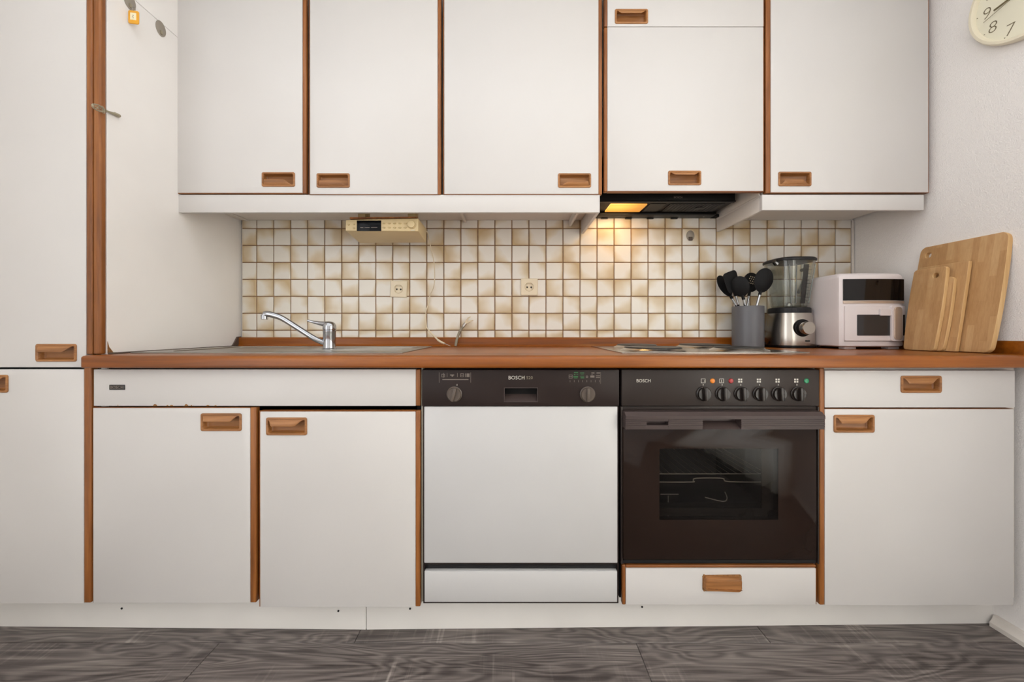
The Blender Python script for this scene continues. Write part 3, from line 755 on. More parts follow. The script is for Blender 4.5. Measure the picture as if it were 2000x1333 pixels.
wr_ = MB(); wr_.tube([P(1377, 972, 1.24), P(1412, 980, 1.24), P(1420, 974, 1.24), P(1416, 962, 1.26)], .0017, 8, sub=3)
obj('side_rail', MB().tube([P(1290, 966, 1.25), P(1325, 966, 1.25)], .0014, 6), M['rack'], ov)
obj('side_rail', MB().tube([P(1305, 969, 1.25), P(1305, 1012, 1.25)], .0014, 6), M['rack'], ov)
obj('tray_handle', wr_, M['rack'], ov)
obj('bottom_strip', MB().box(X(1214), X(1596), DB+.004, Yo-.001, Z(1103), Z(1096.5), .001), M['charcoal'], ov)
# drawer under the oven
od = thing('drawer_unit', 'low white drawer under the oven with a torn-out crooked wooden handle', 'drawer', (X(1405), 1.3, .13))
m = MB(); m.box(X(1214), X(1597), DB+.024, 1.60, .1335, Z(1104.5)); obj('drawer_box', m, M['void'], od, 0)
hc = (X(1410), Z(1139))
dr = obj('drawer_front', slab(X(1222.5), X(1593.5), DB, DB+.019, Z(1182), Z(1111), (hc[0]-.058, hc[0]+.058, hc[1]-.024, hc[1]+.024)), M['white'], od)
obj('wood_edge', strip(X(1215.5), X(1222.3), DB+.001, DB+.019, Z(1183), Z(1105)), M['wood'], dr)
obj('wood_edge', strip(X(1222.5), X(1595), DB+.001, DB+.019, Z(1110.5), Z(1105)), M['woodx'], dr)
obj('wood_edge', strip(X(1593.8), X(1595.5), DB+.001, DB+.019, Z(1182), Z(1111)), M['wood'], dr)
# ragged hole and the handle pushed in crooked
m = MB(); pts_o = []; rr = random.Random(3)
for u, v in rrect(.121, .051, .008, 6):
    for _ in range(1): pts_o.append((u*1.0+rr.uniform(-.0015, .0015), v+rr.uniform(-.002, .002)))
m.prism([(hc[0]+u, hc[1]+v) for u, v in pts_o], 'Y', DB-.0006, DB+.0012); obj('torn_edge', m, M['chip'], dr, 0)
m = MB(); L_ = []
for ins, dy, r in ((0, .0, .010), (.0005, -.006, .010), (.003, -.0105, .009), (.0075, -.012, .007)):
    L_.append([(u, dy, v) for u, v in rrect(.114-2*ins, .043-2*ins, r)])
m.loft(L_, True, True)
obj('handle', m, M['handle'], dr, 40, xf=Matrix.Translation((hc[0], DB-.0007, hc[1]-.0008)) @ Matrix.Rotation(math.radians(2.5), 4, 'Y'), label='wooden handle pushed in back to front')
m = MB().box(-.052, .052, -.0008, .0002, -.0012, .0012, .0003); obj('handle_groove', m, M['wood'], dr, xf=Matrix.Translation((hc[0]+.002, DB-.0127, hc[1]-.012)) @ Matrix.Rotation(math.radians(2.5), 4, 'Y'))
# right cabinet
rc = thing('drawer_cabinet', 'white base cabinet with one drawer and a door beside the right wall', 'cabinet', (X(1796), 1.4, .13))
m = MB(); m.box(X(1600), XR-.022, DB+.022, 1.70, .134, .850); obj('carcass', m, M['white_dim'], rc, 0)
obj('edge_post', MB().box(X(1601), X(1611), DB-.0005, DB+.0215, Z(1183), .8505, .004, 3), M['wood'], rc)
leaf(rc, 'drawer', X(1611.3), X(1982.5), DB, Z(796.5), Z(724), None, (X(1798.5), Z(751), dict(left=.12, right=.3, hh=.052)), 0, 0)
leaf(rc, 'door', X(1611.3), X(1980), DB, Z(1183), Z(799), None, (X(1667.5), Z(828), dict(left=.12, right=.3)), 0, 0, .0013, 0)
# ------------------------------------------------------------------ worktop
wt = thing('worktop', 'long beech-brown worktop with rounded front edge and low upstand', 'worktop', (.15, 1.4, .852))
r = .015; y0 = 1.097; zb = .8525
prof = []
for k in range(7):
    a = PI/2+PI/2*k/6; prof.append((y0+r+r*math.cos(a), ZT-r+r*math.sin(a)))
for k in range(5):
    a = PI+PI/2*k/4; prof.append((y0+.006+.006*math.cos(a), zb+.006+.006*math.sin(a)))
front = prof+[(1.1265, zb), (1.1265, ZT)]
xe = -1.2785
m = MB()
loops = []
for k in range(5):
    a = PI/2*k/4; ins = .008*(1-math.sin(a)); cyy = 1.1265; czz = (zb+ZT)/2
    loops.append([(xe+.008*(1-math.cos(a)), min(max(y, y0+ins), 1.1265), min(max(z, zb+ins*.8), ZT-ins*.8)) for y, z in front])
loops.append([(XS+.0006, y, z) for y, z in front])
m.loft(loops, True, True)
main = prof+[(YT-.003, zb), (YT-.003, ZT)]
m2 = MB(); m2.loft([[(XS+.0006, y, z) for y, z in main], [(XR-.001, y, z) for y, z in main]])
m.merge(m2.bm)
obj('top_board', m, M['top'], wt, 40)
up = [(1.697, ZT-.001), (1.697, .926), (1.701, .931), (1.7115, .931), (1.7115, ZT-.001)]
m = MB(); m.prism(up, 'X', XS+.006, XR-.0015); m.prism([(1.683, ZT), (1.691, ZT+.0015), (1.697, ZT+.009), (1.697, ZT)], 'X', XS+.006, XR-.0015)
obj('upstand', m, M['top'], wt, 30)
m = MB(); m.prism([(XR-.014, ZT+.0002), (XR-.014, .926), (XR-.011, .931), (XR-.0012, .931), (XR-.0012, ZT+.0002)], 'Y', 1.105, 1.6965)
obj('side_upstand', m, M['top'], wt, 30)
# dark sealant along the tall cabinet
m = MB(); m.box(XS+.0003, XS+.007, 1.152, 1.690, ZT, ZT+.005, .001)
m.prism([(1.655, ZT), (1.667, ZT+.012), (1.690, .934), (1.7115, .935), (1.7115, ZT)], 'X', XS+.0003, XS+.006)
obj('sealant', m, M['seal'], wt, 30)
# ------------------------------------------------------------------ sink
sx0, sx1, sy0, sy1 = -1.236, -.352, 1.195, 1.655
sk = thing('sink', 'stainless steel inset sink with drainer let into the worktop', 'sink', ((sx0+sx1)/2, (sy0+sy1)/2, ZT))
m = MB()
bx0, bx1, by0, by1 = -1.17, -.84, 1.25, 1.60
zs = ZT+.0035; V = []; 
ring_o = [((sx0+sx1)/2+u, (sy0+sy1)/2+v) for u, v in rrect(sx1-sx0, sy1-sy0, .012, 5)]
ring_i = [((bx0+bx1)/2+u, (by0+by1)/2+v) for u, v in rrect(bx1-bx0, by1-by0, .05, 5)]
m.loft([[(a, b, ZT+.0004) for a, b in ring_o], [(a, b, zs-.001) for a, b in ring_o], [(a+(.003 if a < -.8 else -.003), b+(.003 if b < 1.42 else -.003), zs) for a, b in ring_o],
        [(a, b, zs) for a, b in ring_i]], False, False)
obj('rim', m, M['sink'], sk, 30)
m = MB()
m.loft([[(a, b, zs) for a, b in ring_i], [(a, b, ZT+.0008) for a, b in ring_i], [((a+1.005)*.97-1.005, (b-1.425)*.97+1.425, ZT+.0006) for a, b in ring_i]], False, True)
obj('bowl', m, M['sink'], sk, 30)
for k in range(7): obj('drainer_rib', MB().box(-.76, -.40, 1.30+.045*k, 1.308+.045*k, zs-.001, zs+.0014, .001), M['sink'], sk)
# ------------------------------------------------------------------ tap
Dt = 1.365
tb = P(643.5, 685, Dt)
tap = thing('tap', 'chrome single-lever mixer tap with long spout over the sink', 'tap', (tb.x, Dt, zs))
m = MB(); m.lathe([(.0255, zs), (.0255, zs+.004), (.0225, zs+.006), (.0215, zs+.010), (.0215, zs+.062), (.0225, zs+.064), (.0225, zs+.070), (.0205, zs+.072)], (tb.x, Dt, 0), n=40)
obj('body', m, M['chrome'], tap)
m = MB(); m.lathe([(.0225, zs+.0725), (.0232, zs+.078), (.0225, zs+.088), (.018, zs+.097), (.010, zs+.102), (.002, zs+.1035)], (tb.x, Dt, 0), n=40)
m.tube([(tb.x-.006, Dt, zs+.092), P(625, 632, Dt), P(612, 629.5, Dt), P(601, 626.5, Dt)], [.012, .0075, .005, .0042], 12, sub=4)
obj('lever', m, M['chrome'], tap, 50)
a = P(634, 675, Dt); Ds = 1.35
m = MB(); m.tube([(tb.x-.010, Dt, PZ(672, Dt)), P(615, 662, Ds), P(580, 640, Ds), P(552, 622.5, Ds), P(536, 616.5, Ds), P(524, 614, Ds), P(517, 614.5, Ds)], [.0095, .0095, .0095, .010, .0105, .011, .011], 16, sub=5)
obj('spout', m, M['chrome'], tap, 50)
m = MB(); c = P(516.5, 619, Ds); m.lathe([(.0095, c.z-.010), (.0115, c.z-.009), (.0115, c.z+.006), (.008, c.z+.009)], (c.x, Ds, 0), n=24); obj('aerator', m, M['chrome'], tap)
# ------------------------------------------------------------------ hob
kx0, kx1, ky0, ky1 = .352, .960, 1.19, 1.665
hob = thing('hob', 'stainless steel electric hob with four solid hotplates beside grey utensil pot', 'hob', ((kx0+kx1)/2, (ky0+ky1)/2, ZT))
m = MB(); 
ro = [((kx0+kx1)/2+u, (ky0+ky1)/2+v) for u, v in rrect(kx1-kx0, ky1-ky0, .008, 4)]
c_ = Vector(((kx0+kx1)/2, (ky0+ky1)/2))
def shr(L, d): return [(a+(d if a < c_.x else -d), b+(d if b < c_.y else -d)) for a, b in L]
m.loft([[(a, b, ZT+.0003) for a, b in ro], [(a, b, ZT+.003) for a, b in ro], [(a, b, ZT+.004) for a, b in shr(ro, .004)], [(a, b, ZT+.0035) for a, b in shr(ro, .016)]], True, True)
obj('frame', m, M['stainless'], hob, 30)
for (hx_, hy_, rr_, nm) in ((.497, 1.312, .096, 'b'), (.800, 1.312, .078, 's'), (.515, 1.535, .078, 's'), (.800, 1.545, .096, 'b')):
    z0 = ZT+.0036
    q = obj('hotplate', MB().lathe([(rr_, z0+.005), (rr_, z0+.010), (rr_-.003, z0+.0125), (rr_*.35, z0+.0125), (rr_*.3, z0+.011), (.001, z0+.011)], (hx_, hy_, 0), n=56), M['plate'], hob)
    obj('plate_ring', MB().lathe([(rr_+.016, z0-.0002), (rr_+.013, z0+.003), (rr_+.004, z0+.006), (rr_+.0005, z0+.0085), (rr_+.0005, z0)], (hx_, hy_, 0), n=56, cap0=False, cap1=False), M['stainless'], q)
# ------------------------------------------------------------------ sockets
def outlet(label, cx, cy, s, roll):
    c = P(cx, cy, YT-.004); t = thing('wall_socket', label, 'socket', (c.x, YT, c.z), 'wall sockets on the tiles')
    xf = Matrix.Translation((c.x, YT-.0055, c.z)) @ Matrix.Rotation(roll, 4, 'Y')
    h = s/2; m = MB(); R1 = rrect(s, s, .004, 6); R2 = rrect(s-.006, s-.006, .003, 6); n = len(R1)
    circ = lambda rad, y: [(rad*math.cos(math.atan2(v, u)), y, rad*math.sin(math.atan2(v, u))) for u, v in R1]
    m.loft([[(u, .0045, v) for u, v in R1], [(u, -.002, v) for u, v in R1], [(u, -.0045, v) for u, v in R2], circ(.0205, -.0045), circ(.0195, -.0035), circ(.0185, .002), circ(.001, .002)], False, True)
    obj('cover_plate', m, M['socket'], t, 25, xf=xf)
    for sx in (-1, 1): obj('pin_hole', MB().lathe([(.0036, 0.0006), (.0036, .0016)], (sx*.0090, 0, -.001), 'Y', 14), M['void'], t, xf=xf)
    for sz in (-1, 1): obj('earth_clip', MB().box(-.0028, .0028, -.003, .0018, sz*.0165-.0014, sz*.0165+.0014, .0005), M['steel'], t, xf=xf)
    m = MB(); L_ = 40
    m.loft([[(ra*math.cos(2*PI*i/L_), yy, ra*math.sin(2*PI*i/L_)) for i in range(L_)] for ra, yy in ((.0205, -.0046), (.0203, -.0054), (.0193, -.0054), (.0190, -.0040))], False, False)
    obj('collar', m, M['creamd'], t, xf=xf)  # darker colour paints in the shadow ring of the socket recess
outlet('cream wall socket sitting slightly crooked right of the tap', 779, 565, .076, math.radians(2.2))
outlet('cream wall socket hanging straight in the middle of the tiled wall', 1033.5, 561, .078, math.radians(.5))
# ------------------------------------------------------------------ radio
rd = thing('radio', 'yellowed cream under-cabinet kitchen radio hanging beneath the pelmet', 'radio', (-.50, 1.52, 1.345))
q = [P(674.5, 451, 1.45), P(817, 452, 1.45), P(817, 426.5, 1.45), P(675, 429.5, 1.45), P(702.5, 475.5, 1.583), P(831.5, 474.5, 1.583), P(834, 448, 1.583), P(702, 450, 1.583)]
b = bmesh.new(); vs = [b.verts.new(v) for v in q]
for f in ((0,1,2,3),(4,7,6,5),(0,4,5,1),(1,5,6,2),(2,6,7,3),(3,7,4,0)): b.faces.new([vs[i] for i in f])
bmesh.ops.bevel(b, geom=b.edges[:], offset=.003, segments=2, profile=.5, affect='EDGES')
m = MB(); m.merge(b); case = obj('case', m, M['cream'], rd)
m = MB(); m.loft([[P(683, 424.5, 1.455), P(815, 423.5, 1.455), P(829, 445, 1.57), P(706, 446, 1.57)], [P(683, 427.8, 1.455), P(815, 426, 1.455), P(829, 447.5, 1.57), P(706, 449, 1.57)]])
obj('mounting_plate', m, M['wood'], rd, 0)
for a in (700, 797): obj('mounting_bracket', MB().box(PX(a, 1.48), PX(a+14, 1.48), 1.475, 1.53, PZ(425, 1.475), 1.4703, .001), M['creamd'], rd)
Yr = 1.4492
def rx(p_): return PX(p_, Yr)
def rz(p_): return PZ(p_, Yr)
obj('display', MB().box(rx(697), rx(744.5), Yr-.0012, Yr+.003, rz(451.5), rz(431), .0008), M['display'], rd)
obj('display_text', MB().box(rx(704), rx(710), Yr-.0016, Yr-.0011, rz(445.4), rz(444.3)).box(rx(712), rx(722), Yr-.0016, Yr-.0011, rz(445.2), rz(444.5)).box(rx(725), rx(737), Yr-.0016, Yr-.0011, rz(445.2), rz(444.3)), M['printdim'], rd, 0)
for r_ in range(2):
    for k in range(5):
        c = Vector((rx(750+10.4*k), Yr, rz(436.5+8.3*r_)))
        obj('button', MB().lathe([(.0048, .002), (.0048, -.0022), (.0040, -.003)], c, 'Y', 16, sx=1.15, sy=.62), M['button'], rd)
for (a, b_) in ((680.5, 439), (691.5, 438), (691.5, 446)):
    obj('button', MB().lathe([(.0045, .002), (.0045, -.0022), (.0038, -.003)], (rx(a), Yr, rz(b_)), 'Y', 16, sy=.7), M['button'], rd)
obj('dial', MB().lathe([(.0170, .002), (.0170, -.003), (.0155, -.004), (.0145, -.003), (.0135, -.008), (.011, -.009)], (rx(804), Yr, rz(439)), 'Y', 32), M['cream'], rd)
obj('label_plate', MB().box(rx(802), rx(810), Yr-.0006, Yr+.002, rz(450.6), rz(449.4)), M['print'], rd)
m = MB(); m.tube([P(830, 450, 1.56), P(835, 455, 1.60), P(838.5, 470, 1.62), P(843, 492, 1.64), P(847.5, 512, 1.66), P(849, 540, 1.68), P(847, 560, 1.69), P(839, 580, 1.70), P(838.5, 590, 1.70), P(832, 610, 1.69), P(833, 640, 1.68)], .0021, 8, sub=5)
m.tube([P(833, 640, 1.68), P(843, 652, 1.665), P(856, 665, 1.65)], [.0021, .0034, .0038], 8, sub=4)
m.tube([P(855, 664.5, 1.65), P(862, 669, 1.645), P(868, 671.5, 1.64)], [.0048, .0052, .004], 10)
obj('cord', m, M['cord'], rd, 60, label='ivory cord hanging down to the worktop')
obj('plug_pin', MB().tube([P(868, 671.5, 1.64), P(880, 676.5, 1.635)], [.0018, .001], 8), M['steel'], rd)
# ------------------------------------------------------------------ cable stub
ho = thing('cable_stub', 'short grey conduit stub with frayed white wire ends rising behind worktop', 'cable', (P(890, 676, 1.665).x, 1.665, ZT))
h0 = P(890, 677, 1.665); h0.z = ZT+.003
obj('conduit', MB().tube([h0, P(892, 665, 1.67), P(897, 650, 1.675), P(903, 640, 1.68), P(908.5, 632, 1.685)], [.0062, .0060, .0058, .0056, .0058], 14, sub=4), M['hose'], ho)
obj('clamp', MB().tube([P(904.5, 638.5, 1.682), P(909, 632, 1.686)], .0072, 14), M['steel'], ho)
for a in ([P(908, 633, 1.685), P(912, 627, 1.69), P(915, 620, 1.695)], [P(909, 632, 1.685), P(917, 628, 1.69), P(924, 626, 1.695)], [P(908, 633, 1.685), P(914, 631, 1.68), P(919, 629, 1.675)], [P(908, 632, 1.684), P(913, 623, 1.69), P(919, 619, 1.69)]):
    obj('wire', MB().tube(a, .0026, 8, sub=3), M['cord'], ho)
# hook disc on the tiles
c = P(1348.5, 460.5, YT-.003)
hk = thing('adhesive_hook', 'oval grey metal adhesive hook on the tiles below the extractor hood', 'hook', (c.x, YT, c.z), None)
obj('plate', MB().lathe([(.020, .0012), (.020, -.0005), (.018, -.0015)], (c.x, YT-.003, c.z), 'Y', 32, sx=.92, sy=1.2), M['disc'], hk)
obj('tab', MB().box(c.x-.010, c.x+.008, YT-.0085, YT-.0045, c.z-.024, c.z-.006, .0015, 2), M['seal'], hk)
# discs on the tall cabinet's side
def side_disc(label, px_, py_):
    D = -XS*F/(1000-px_); z = PZ(py_, D); t = thing('adhesive_hook', label, 'hook', (XS, D, z), None)
    obj('plate', MB().lathe([(.026, .0004), (.026, .0018), (.023, .0026)], (XS, D, z), 'X', 36, sx=.74, sy=1.0), M['disc'], t)
    obj('hook_tab', MB().box(XS+.0026, XS+.006, D-.004, D+.004, z-.020, z-.008, .001), M['antique'], t)
    return D, z
side_disc('grey oval adhesive hook alone on the tall cabinet side, nearer the wall cabinets', 313.5, 56)
D1, z1 = side_disc('grey oval adhesive hook near the top edge of photo, holding the yellow key tag', 253, 3)
kt = thing('key_tag', 'yellow plastic key tag hanging from the grey hook on the tall cabinet', 'key tag', (XS+.006, D1, z1-.075))
Dk = -XS*F/(1000-253); zk = PZ(36, Dk)
# flat tag turned to face the room
xf = Matrix.Translation((XS+.018, Dk-.004, zk)) @ Matrix.Rotation(math.radians(10), 4, 'Z')
b1 = MB(); L_ = []
for ins, dy in ((.001, .002), (0, .001), (0, -.001), (.001, -.002)): L_.append([(u, dy, v) for u, v in rrect(.030-2*ins, .043-2*ins, .005)])
b1.loft(L_); obj('tag_body', b1, M['yellow'], kt, xf=xf)
obj('paper_insert', MB().box(-.0085, .0085, -.0027, -.0018, -.010, .013, .0003), M['paper'], kt, xf=xf)
obj('ink_squiggle', MB().tube([(XS+.018+.0022*math.sin(i*1.1), Dk-.0070, zk-.005+.0012*i) for i in range(10)], .0005, 6), M['printdim'], kt)
obj('ring', MB().tube([(XS+.018+.006*math.sin(2*PI*i/20), Dk-.004, zk+.026+.0075*math.cos(2*PI*i/20)) for i in range(21)], .0008, 6), M['steel'], kt)
# ornate key stuck by the edge post
ky = thing('ornate_key', 'ornate antique key with an openwork bow sticking out beside the teak post', 'key', P(200, 214, 1.14))
e0 = Vector((XS+.006, 1.180, PZ(225, 1.177))); e1 = Vector((XS+.012, 1.100, PZ(207, 1.10)))
dv = (e1-e0).normalized(); up_ = Vector((0, 0, 1)); up_ = (up_-dv*up_.dot(dv)).normalized()
def KP(t, h): return e0.lerp(e1, t)+up_*h
obj('shaft', MB().tube([KP(-.02, 0), KP(.08, 0), KP(.2, 0), KP(.35, 0), KP(.52, 0)], [.0045, .0055, .0044, .0034, .0024], 10, sub=3), M['antique'], ky)
obj('collar', MB().tube([KP(.50, 0), KP(.55, 0)], .0042, 12), M['antique'], ky)
bw = MB()
bw.tube([KP(.80+.22*math.cos(2*PI*i/28), .0085*math.sin(2*PI*i/28)) for i in range(29)], .0018, 6)
bw.tube([KP(.72+.10*math.cos(2*PI*i/20), .0048*math.sin(2*PI*i/20)) for i in range(21)], .0010, 6)
bw.tube([KP(.90+.07*math.cos(2*PI*i/20), .0044*math.sin(2*PI*i/20)) for i in range(21)], .0010, 6)
bw.tube([KP(.56, 0), KP(1.0, 0)], .0009, 6)
for s_ in (1, -1): bw.tube([KP(.56, 0), KP(.58, .007*s_), KP(.62, .010*s_), KP(.66, .008*s_)], .0011, 6, sub=3)
obj('bow', bw, M['antique'], ky)
obj('mount', MB().box(XS, XS+.006, 1.168, 1.184, e0.z-.005, e0.z+.005, .0015), M['antique'], ky)

# ------------------------------------------------------------------ utensil pot and utensils
Du = 1.615; pc = Vector((PX(1460.5, Du), Du, ZT))
pot = thing('utensil_pot', 'grey cylindrical utensil pot between the hob and the blender', 'pot', pc)
rp = .0605; zt = PZ(598, Du-.03)
obj('wall', MB().lathe([(rp-.002, ZT+.0002), (rp, ZT+.003), (rp, zt-.001), (rp-.001, zt), (rp-.003, zt), (rp-.004, zt-.002), (rp-.004, ZT+.006), (.001, ZT+.006)], pc*1-Vector((0, 0, ZT)), n=48, cap0=True, cap1=True), M['holder'], pot)
def utensil(name, label, hp, steel_px, foot, kind, roll=0, D=Du, size=(.030, .042)):
    """hp: pixel centre of the head; steel_px: pixel where the handle leaves the pot; foot: x offset at the pot's bottom"""
    a = Vector((pc.x+foot[0], pc.y+foot[1], ZT+.009)); hC = P(hp[0], hp[1], D)
    n_ = (hC-a).normalized(); L_ = (hC-a).length
    t = thing(name, label, 'utensil', a, 'black kitchen utensils in the grey pot')
    neck = a+n_*(L_-size[1]*.80)
    obj('shaft', MB().tube([a, a+n_*(L_*.80)], .0052, 12), M['chrome'], t)
    obj('neck', MB().tube([a+n_*(L_*.78), neck.lerp(a, .02), neck+n_*.012], [.0062, .0058, .0065], 12, sub=3), M['silicone'], t)
    # head
    side = Vector((1, 0, 0)); side = (side-n_*side.dot(n_)).normalized()
    side = Matrix.Rotation(roll, 3, n_) @ side; nor = side.cross(n_).normalized()
    m = MB(); NU, NV = 28, 8
    R_ = []
    w_, h_ = size
    def outline(th):
        c, s = math.cos(th), math.sin(th)
        if kind == 'turner':
            p_ = 5.0; u = abs(c)**(2/p_)*(1 if c > 0 else -1); v = abs(s)**(2/p_)*(1 if s > 0 else -1)
            u *= (.82+.18*(v+1)/2); return u*w_, v*h_
        if kind == 'ladle': return c*w_, s*w_
        return c*w_*(1-.12*s*-1 if s < 0 else 1), s*h_
    depth = {'turner': .002, 'spoon': .010, 'slotted': .009, 'ladle': .026}[kind]
    for side_ in (0, 1):
        rows = []
        for j in range(NV+1):
            f = j/NV; row_ = []
            for i in range(NU):
                u, v = outline(2*PI*i/NU); d = depth*(1-f*f)
                row_.append(hC+side*u*max(f, .02)+n_*v*max(f, .02)+nor*(d+(.0022 if side_ else 0)))
            rows.append(row_)
        R_.append(rows)
    loops = R_[0]+R_[1][::-1]
    m.loft(loops, True, True)
    head = obj('head', m, M['silicone'], t, 60)
    if kind in ('slotted',):
        h = MB()
        for r_ in range(4):
            for k in range(5-(r_ % 2)):
                u = (-.018+.009*k+(.0045 if r_ % 2 else 0)); v = -.008+.010*r_
                if (u/w_)**2+(v/h_)**2 > .72: continue
                f = min(1, math.hypot(u/w_, v/h_)); c = hC+side*u+n_*v+nor*(depth*(1-f*f)*1.0)
                L2 = [[c+side*.0019*math.cos(2*PI*q/8)+n_*.0027*math.sin(2*PI*q/8)+nor*o_ for q in range(8)] for o_ in (-.0012, .0036)]
                h.loft(L2)
        obj('perforations', h, M['tileish'], head, 0, kind='stuff')
    return t
M['tileish'] = simple('pale_holes', (206, 190, 160), .6)
utensil('serving_spoon', 'black serving spoon leaning furthest left in the grey pot', (1415, 559), None, (.047, -.008), 'spoon', roll=.35, D=1.65, size=(.036, .052))
utensil('turner', 'black square-ended turner second from the left in the grey pot', (1429, 551), None, (.018, .016), 'turner', roll=.2, D=1.60, size=(.036, .046))
utensil('ladle', 'black deep spoon tilted right in front of the turner', (1446, 560), None, (.022, -.014), 'spoon', roll=-.55, D=1.58, size=(.034, .045))
utensil('slotted_spoon', 'black perforated spoon with small holes behind the round ladle', (1467, 552), None, (-.02, .02), 'slotted', roll=.15, D=1.655, size=(.040, .044))
utensil('round_ladle', 'large round black ladle rightmost in the grey pot', (1491, 548), None, (-.015, -.015), 'spoon', roll=0.0, D=1.57, size=(.040, .052))
# ------------------------------------------------------------------ blender
bx, by = 1.192, 1.598
bl = thing('blender', 'stainless steel countertop blender with glass jug, left of the air fryer', 'blender', (bx, by, ZT))
def sq_loop(h, z, e=3.2, n=48, cx=bx, cy=by, dx=0):
    L_ = []
    for i in range(n):
        a = 2*PI*i/n; c, s = math.cos(a), math.sin(a)
        L_.append((cx+dx+h*abs(c)**(2/e)*(1 if c > 0 else -1), cy+h*abs(s)**(2/e)*(1 if s > 0 else -1), z))
    return L_
Zb = lambda y_: PZ(y_, 1.52)
obj('foot', MB().loft([sq_loop(.078, ZT+.0002), sq_loop(.080, ZT+.003), sq_loop(.080, ZT+.010), sq_loop(.079, ZT+.011)]), M['black'], bl)
obj('housing', MB().loft([sq_loop(.078, ZT+.0105), sq_loop(.0785, ZT+.014), sq_loop(.078, .95), sq_loop(.073, 1.0), sq_loop(.069, 1.036)]), M['stainless'], bl, 50)
obj('collar', MB().loft([sq_loop(.071, 1.0365, 2.6), sq_loop(.0715, 1.040, 2.6), sq_loop(.070, 1.056, 2.6), sq_loop(.066, 1.060, 2.5), sq_loop(.050, 1.061, 2.5)]), M['charcoal'], bl, 40)
kc = Vector((PX(1569, 1.518), 1.524, PZ(641, 1.52)))
kn = obj('knob_ring', MB().lathe([(.036, .004), (.036, -.004), (.034, -.007), (.030, -.008), (.029, -.014)], kc, 'Y', 40), M['black'], bl)
obj('knob', MB().lathe([(.026, -.013), (.026, -.034), (.0245, -.037), (.004, -.037)], kc, 'Y', 40), M['stainless'], kn)
obj('icons', MB().box(PX(1574, 1.518), PX(1577, 1.518), 1.5175, 1.520, PZ(668, 1.518), PZ(665, 1.518)).box(PX(1579, 1.518), PX(1582, 1.518), 1.5175, 1.520, PZ(668, 1.518), PZ(665, 1.518)), M['charcoal'], bl, 0)
# glass jug
jz = [(.054, 1.0615), (.060, 1.066), (.065, 1.12), (.072, 1.19), (.078, 1.24), (.080, 1.252)]
outer = [sq_loop(h, z, 2.6+.5*(z-1.06)/.2) for h, z in jz]
inner = [sq_loop(h-.004, z+(.006 if k == 0 else 0), 2.6+.5*(z-1.06)/.2) for k, (h, z) in enumerate(jz)]
jg = obj('jug', MB().loft(outer+inner[::-1], True, True), M['jug'], bl, 50)
M['gribs'] = m_glass('jug_rib_glass', (185, 192, 188), .12)
for k in (-.045, -.02, .045):
    obj('jug_rib', MB().tube([(bx+k*.8, by-.060, 1.075), (bx+k*1.2, by-.074, 1.235)], .0028, 8), M['gribs'], jg)
mk = MB()
for k in range(11):
    z = 1.085+.014*k; yy = by-(.0605+.015*(z-1.07)/.15)-.0012
    mk.box(bx+.018, bx+.018+(.020 if k % 2 else .012), yy-.0004, yy+.0004, z, z+.0012)
obj('measure_marks', mk, M['charcoal'], jg, 0, kind='stuff')
sb_ = MB(); sb_.loft([[(bx+.002, by-.0615, 1.075), (bx+.020, by-.0615, 1.075), (bx+.020, by-.0600, 1.075), (bx+.002, by-.0600, 1.075)], [(bx+.004, by-.0775, 1.235), (bx+.026, by-.0775, 1.235), (bx+.026, by-.0760, 1.235), (bx+.004, by-.0760, 1.235)]])
M['strip'] = m_glass('smoky_scale_strip', (168, 168, 166), .02)
obj('scale_strip', sb_, M['strip'], jg, 0, label='smoky grey scale strip down the jug')
obj('blade', MB().lathe([(.012, 1.067), (.010, 1.078), (.004, 1.084)], (bx, by, 0), n=16).box(bx-.026, bx+.026, by-.004, by+.004, 1.080, 1.0815), M['steel'], bl)
obj('lid', MB().loft([sq_loop(.081, 1.2525, 3.1), sq_loop(.084, 1.254, 3.1), sq_loop(.084, 1.262, 3.1), sq_loop(.078, 1.267, 3.1), sq_loop(.05, 1.2715, 3)]), M['charcoal'], bl, 40)
obj('spout', MB().tube([(bx-.074, by-.03, 1.246), (bx-.088, by-.035, 1.256)], [.012, .009], 10), M['gribs'], bl)
obj('jug_handle', MB().tube([(bx+.070, by+.02, 1.225), (bx+.098, by+.035, 1.230), (bx+.102, by+.040, 1.200), (bx+.084, by+.038, 1.160), (bx+.060, by+.025, 1.128)], [.007, .0075, .007, .0065, .006], 12, sub=6), M['gribs'], bl, 60)
obj('power_cord', MB().tube([(bx-.085, by+.02, ZT+.016), (bx-.092, by+.03, ZT+.022), (bx-.096, by+.045, ZT+.012), (bx-.098, by+.060, ZT+.004), (bx-.085, by+.083, ZT+.004)], .0032, 8, sub=5), M['black'], bl)
# ------------------------------------------------------------------ air fryer
fx0_, fx1_, fy, fb = 1.266, 1.520, 1.425, 1.690
fc = (fx0_+fx1_)/2; fh = (fx1_-fx0_)/2
fr_ = thing('air_fryer', 'white air fryer with black glass display and windowed drawer', 'air fryer', (fc, 1.55, ZT))
def fyy(x): return fy+.012*((x-fc)/fh)**2
def plan(ins=0, n=18):
    L_ = []
    hw = fh-ins; yf = fy+ins
    for i in range(n+1):
        u = -1+2*i/n; L_.append((fc+u*(hw-.010), yf+.012*u*u))
    L_.append((fc+hw-.003, yf+.016)); L_.append((fc+hw, yf+.026))
    ys_ = 1.535; dpt = fb-ins-ys_
    for i in range(1, 20):
        a = PI*i/20; c, s = math.cos(a), math.sin(a); e = 2.4
        L_.append((fc+hw*abs(c)**(2/e)*(1 if c > 0 else -1), ys_+dpt*abs(s)**(2/e)))
    L_.append((fc-hw, yf+.026)); L_.append((fc-hw+.003, yf+.016))
    return L_
zt_ = PZ(533.5, 1.44); zbm = ZT+.010
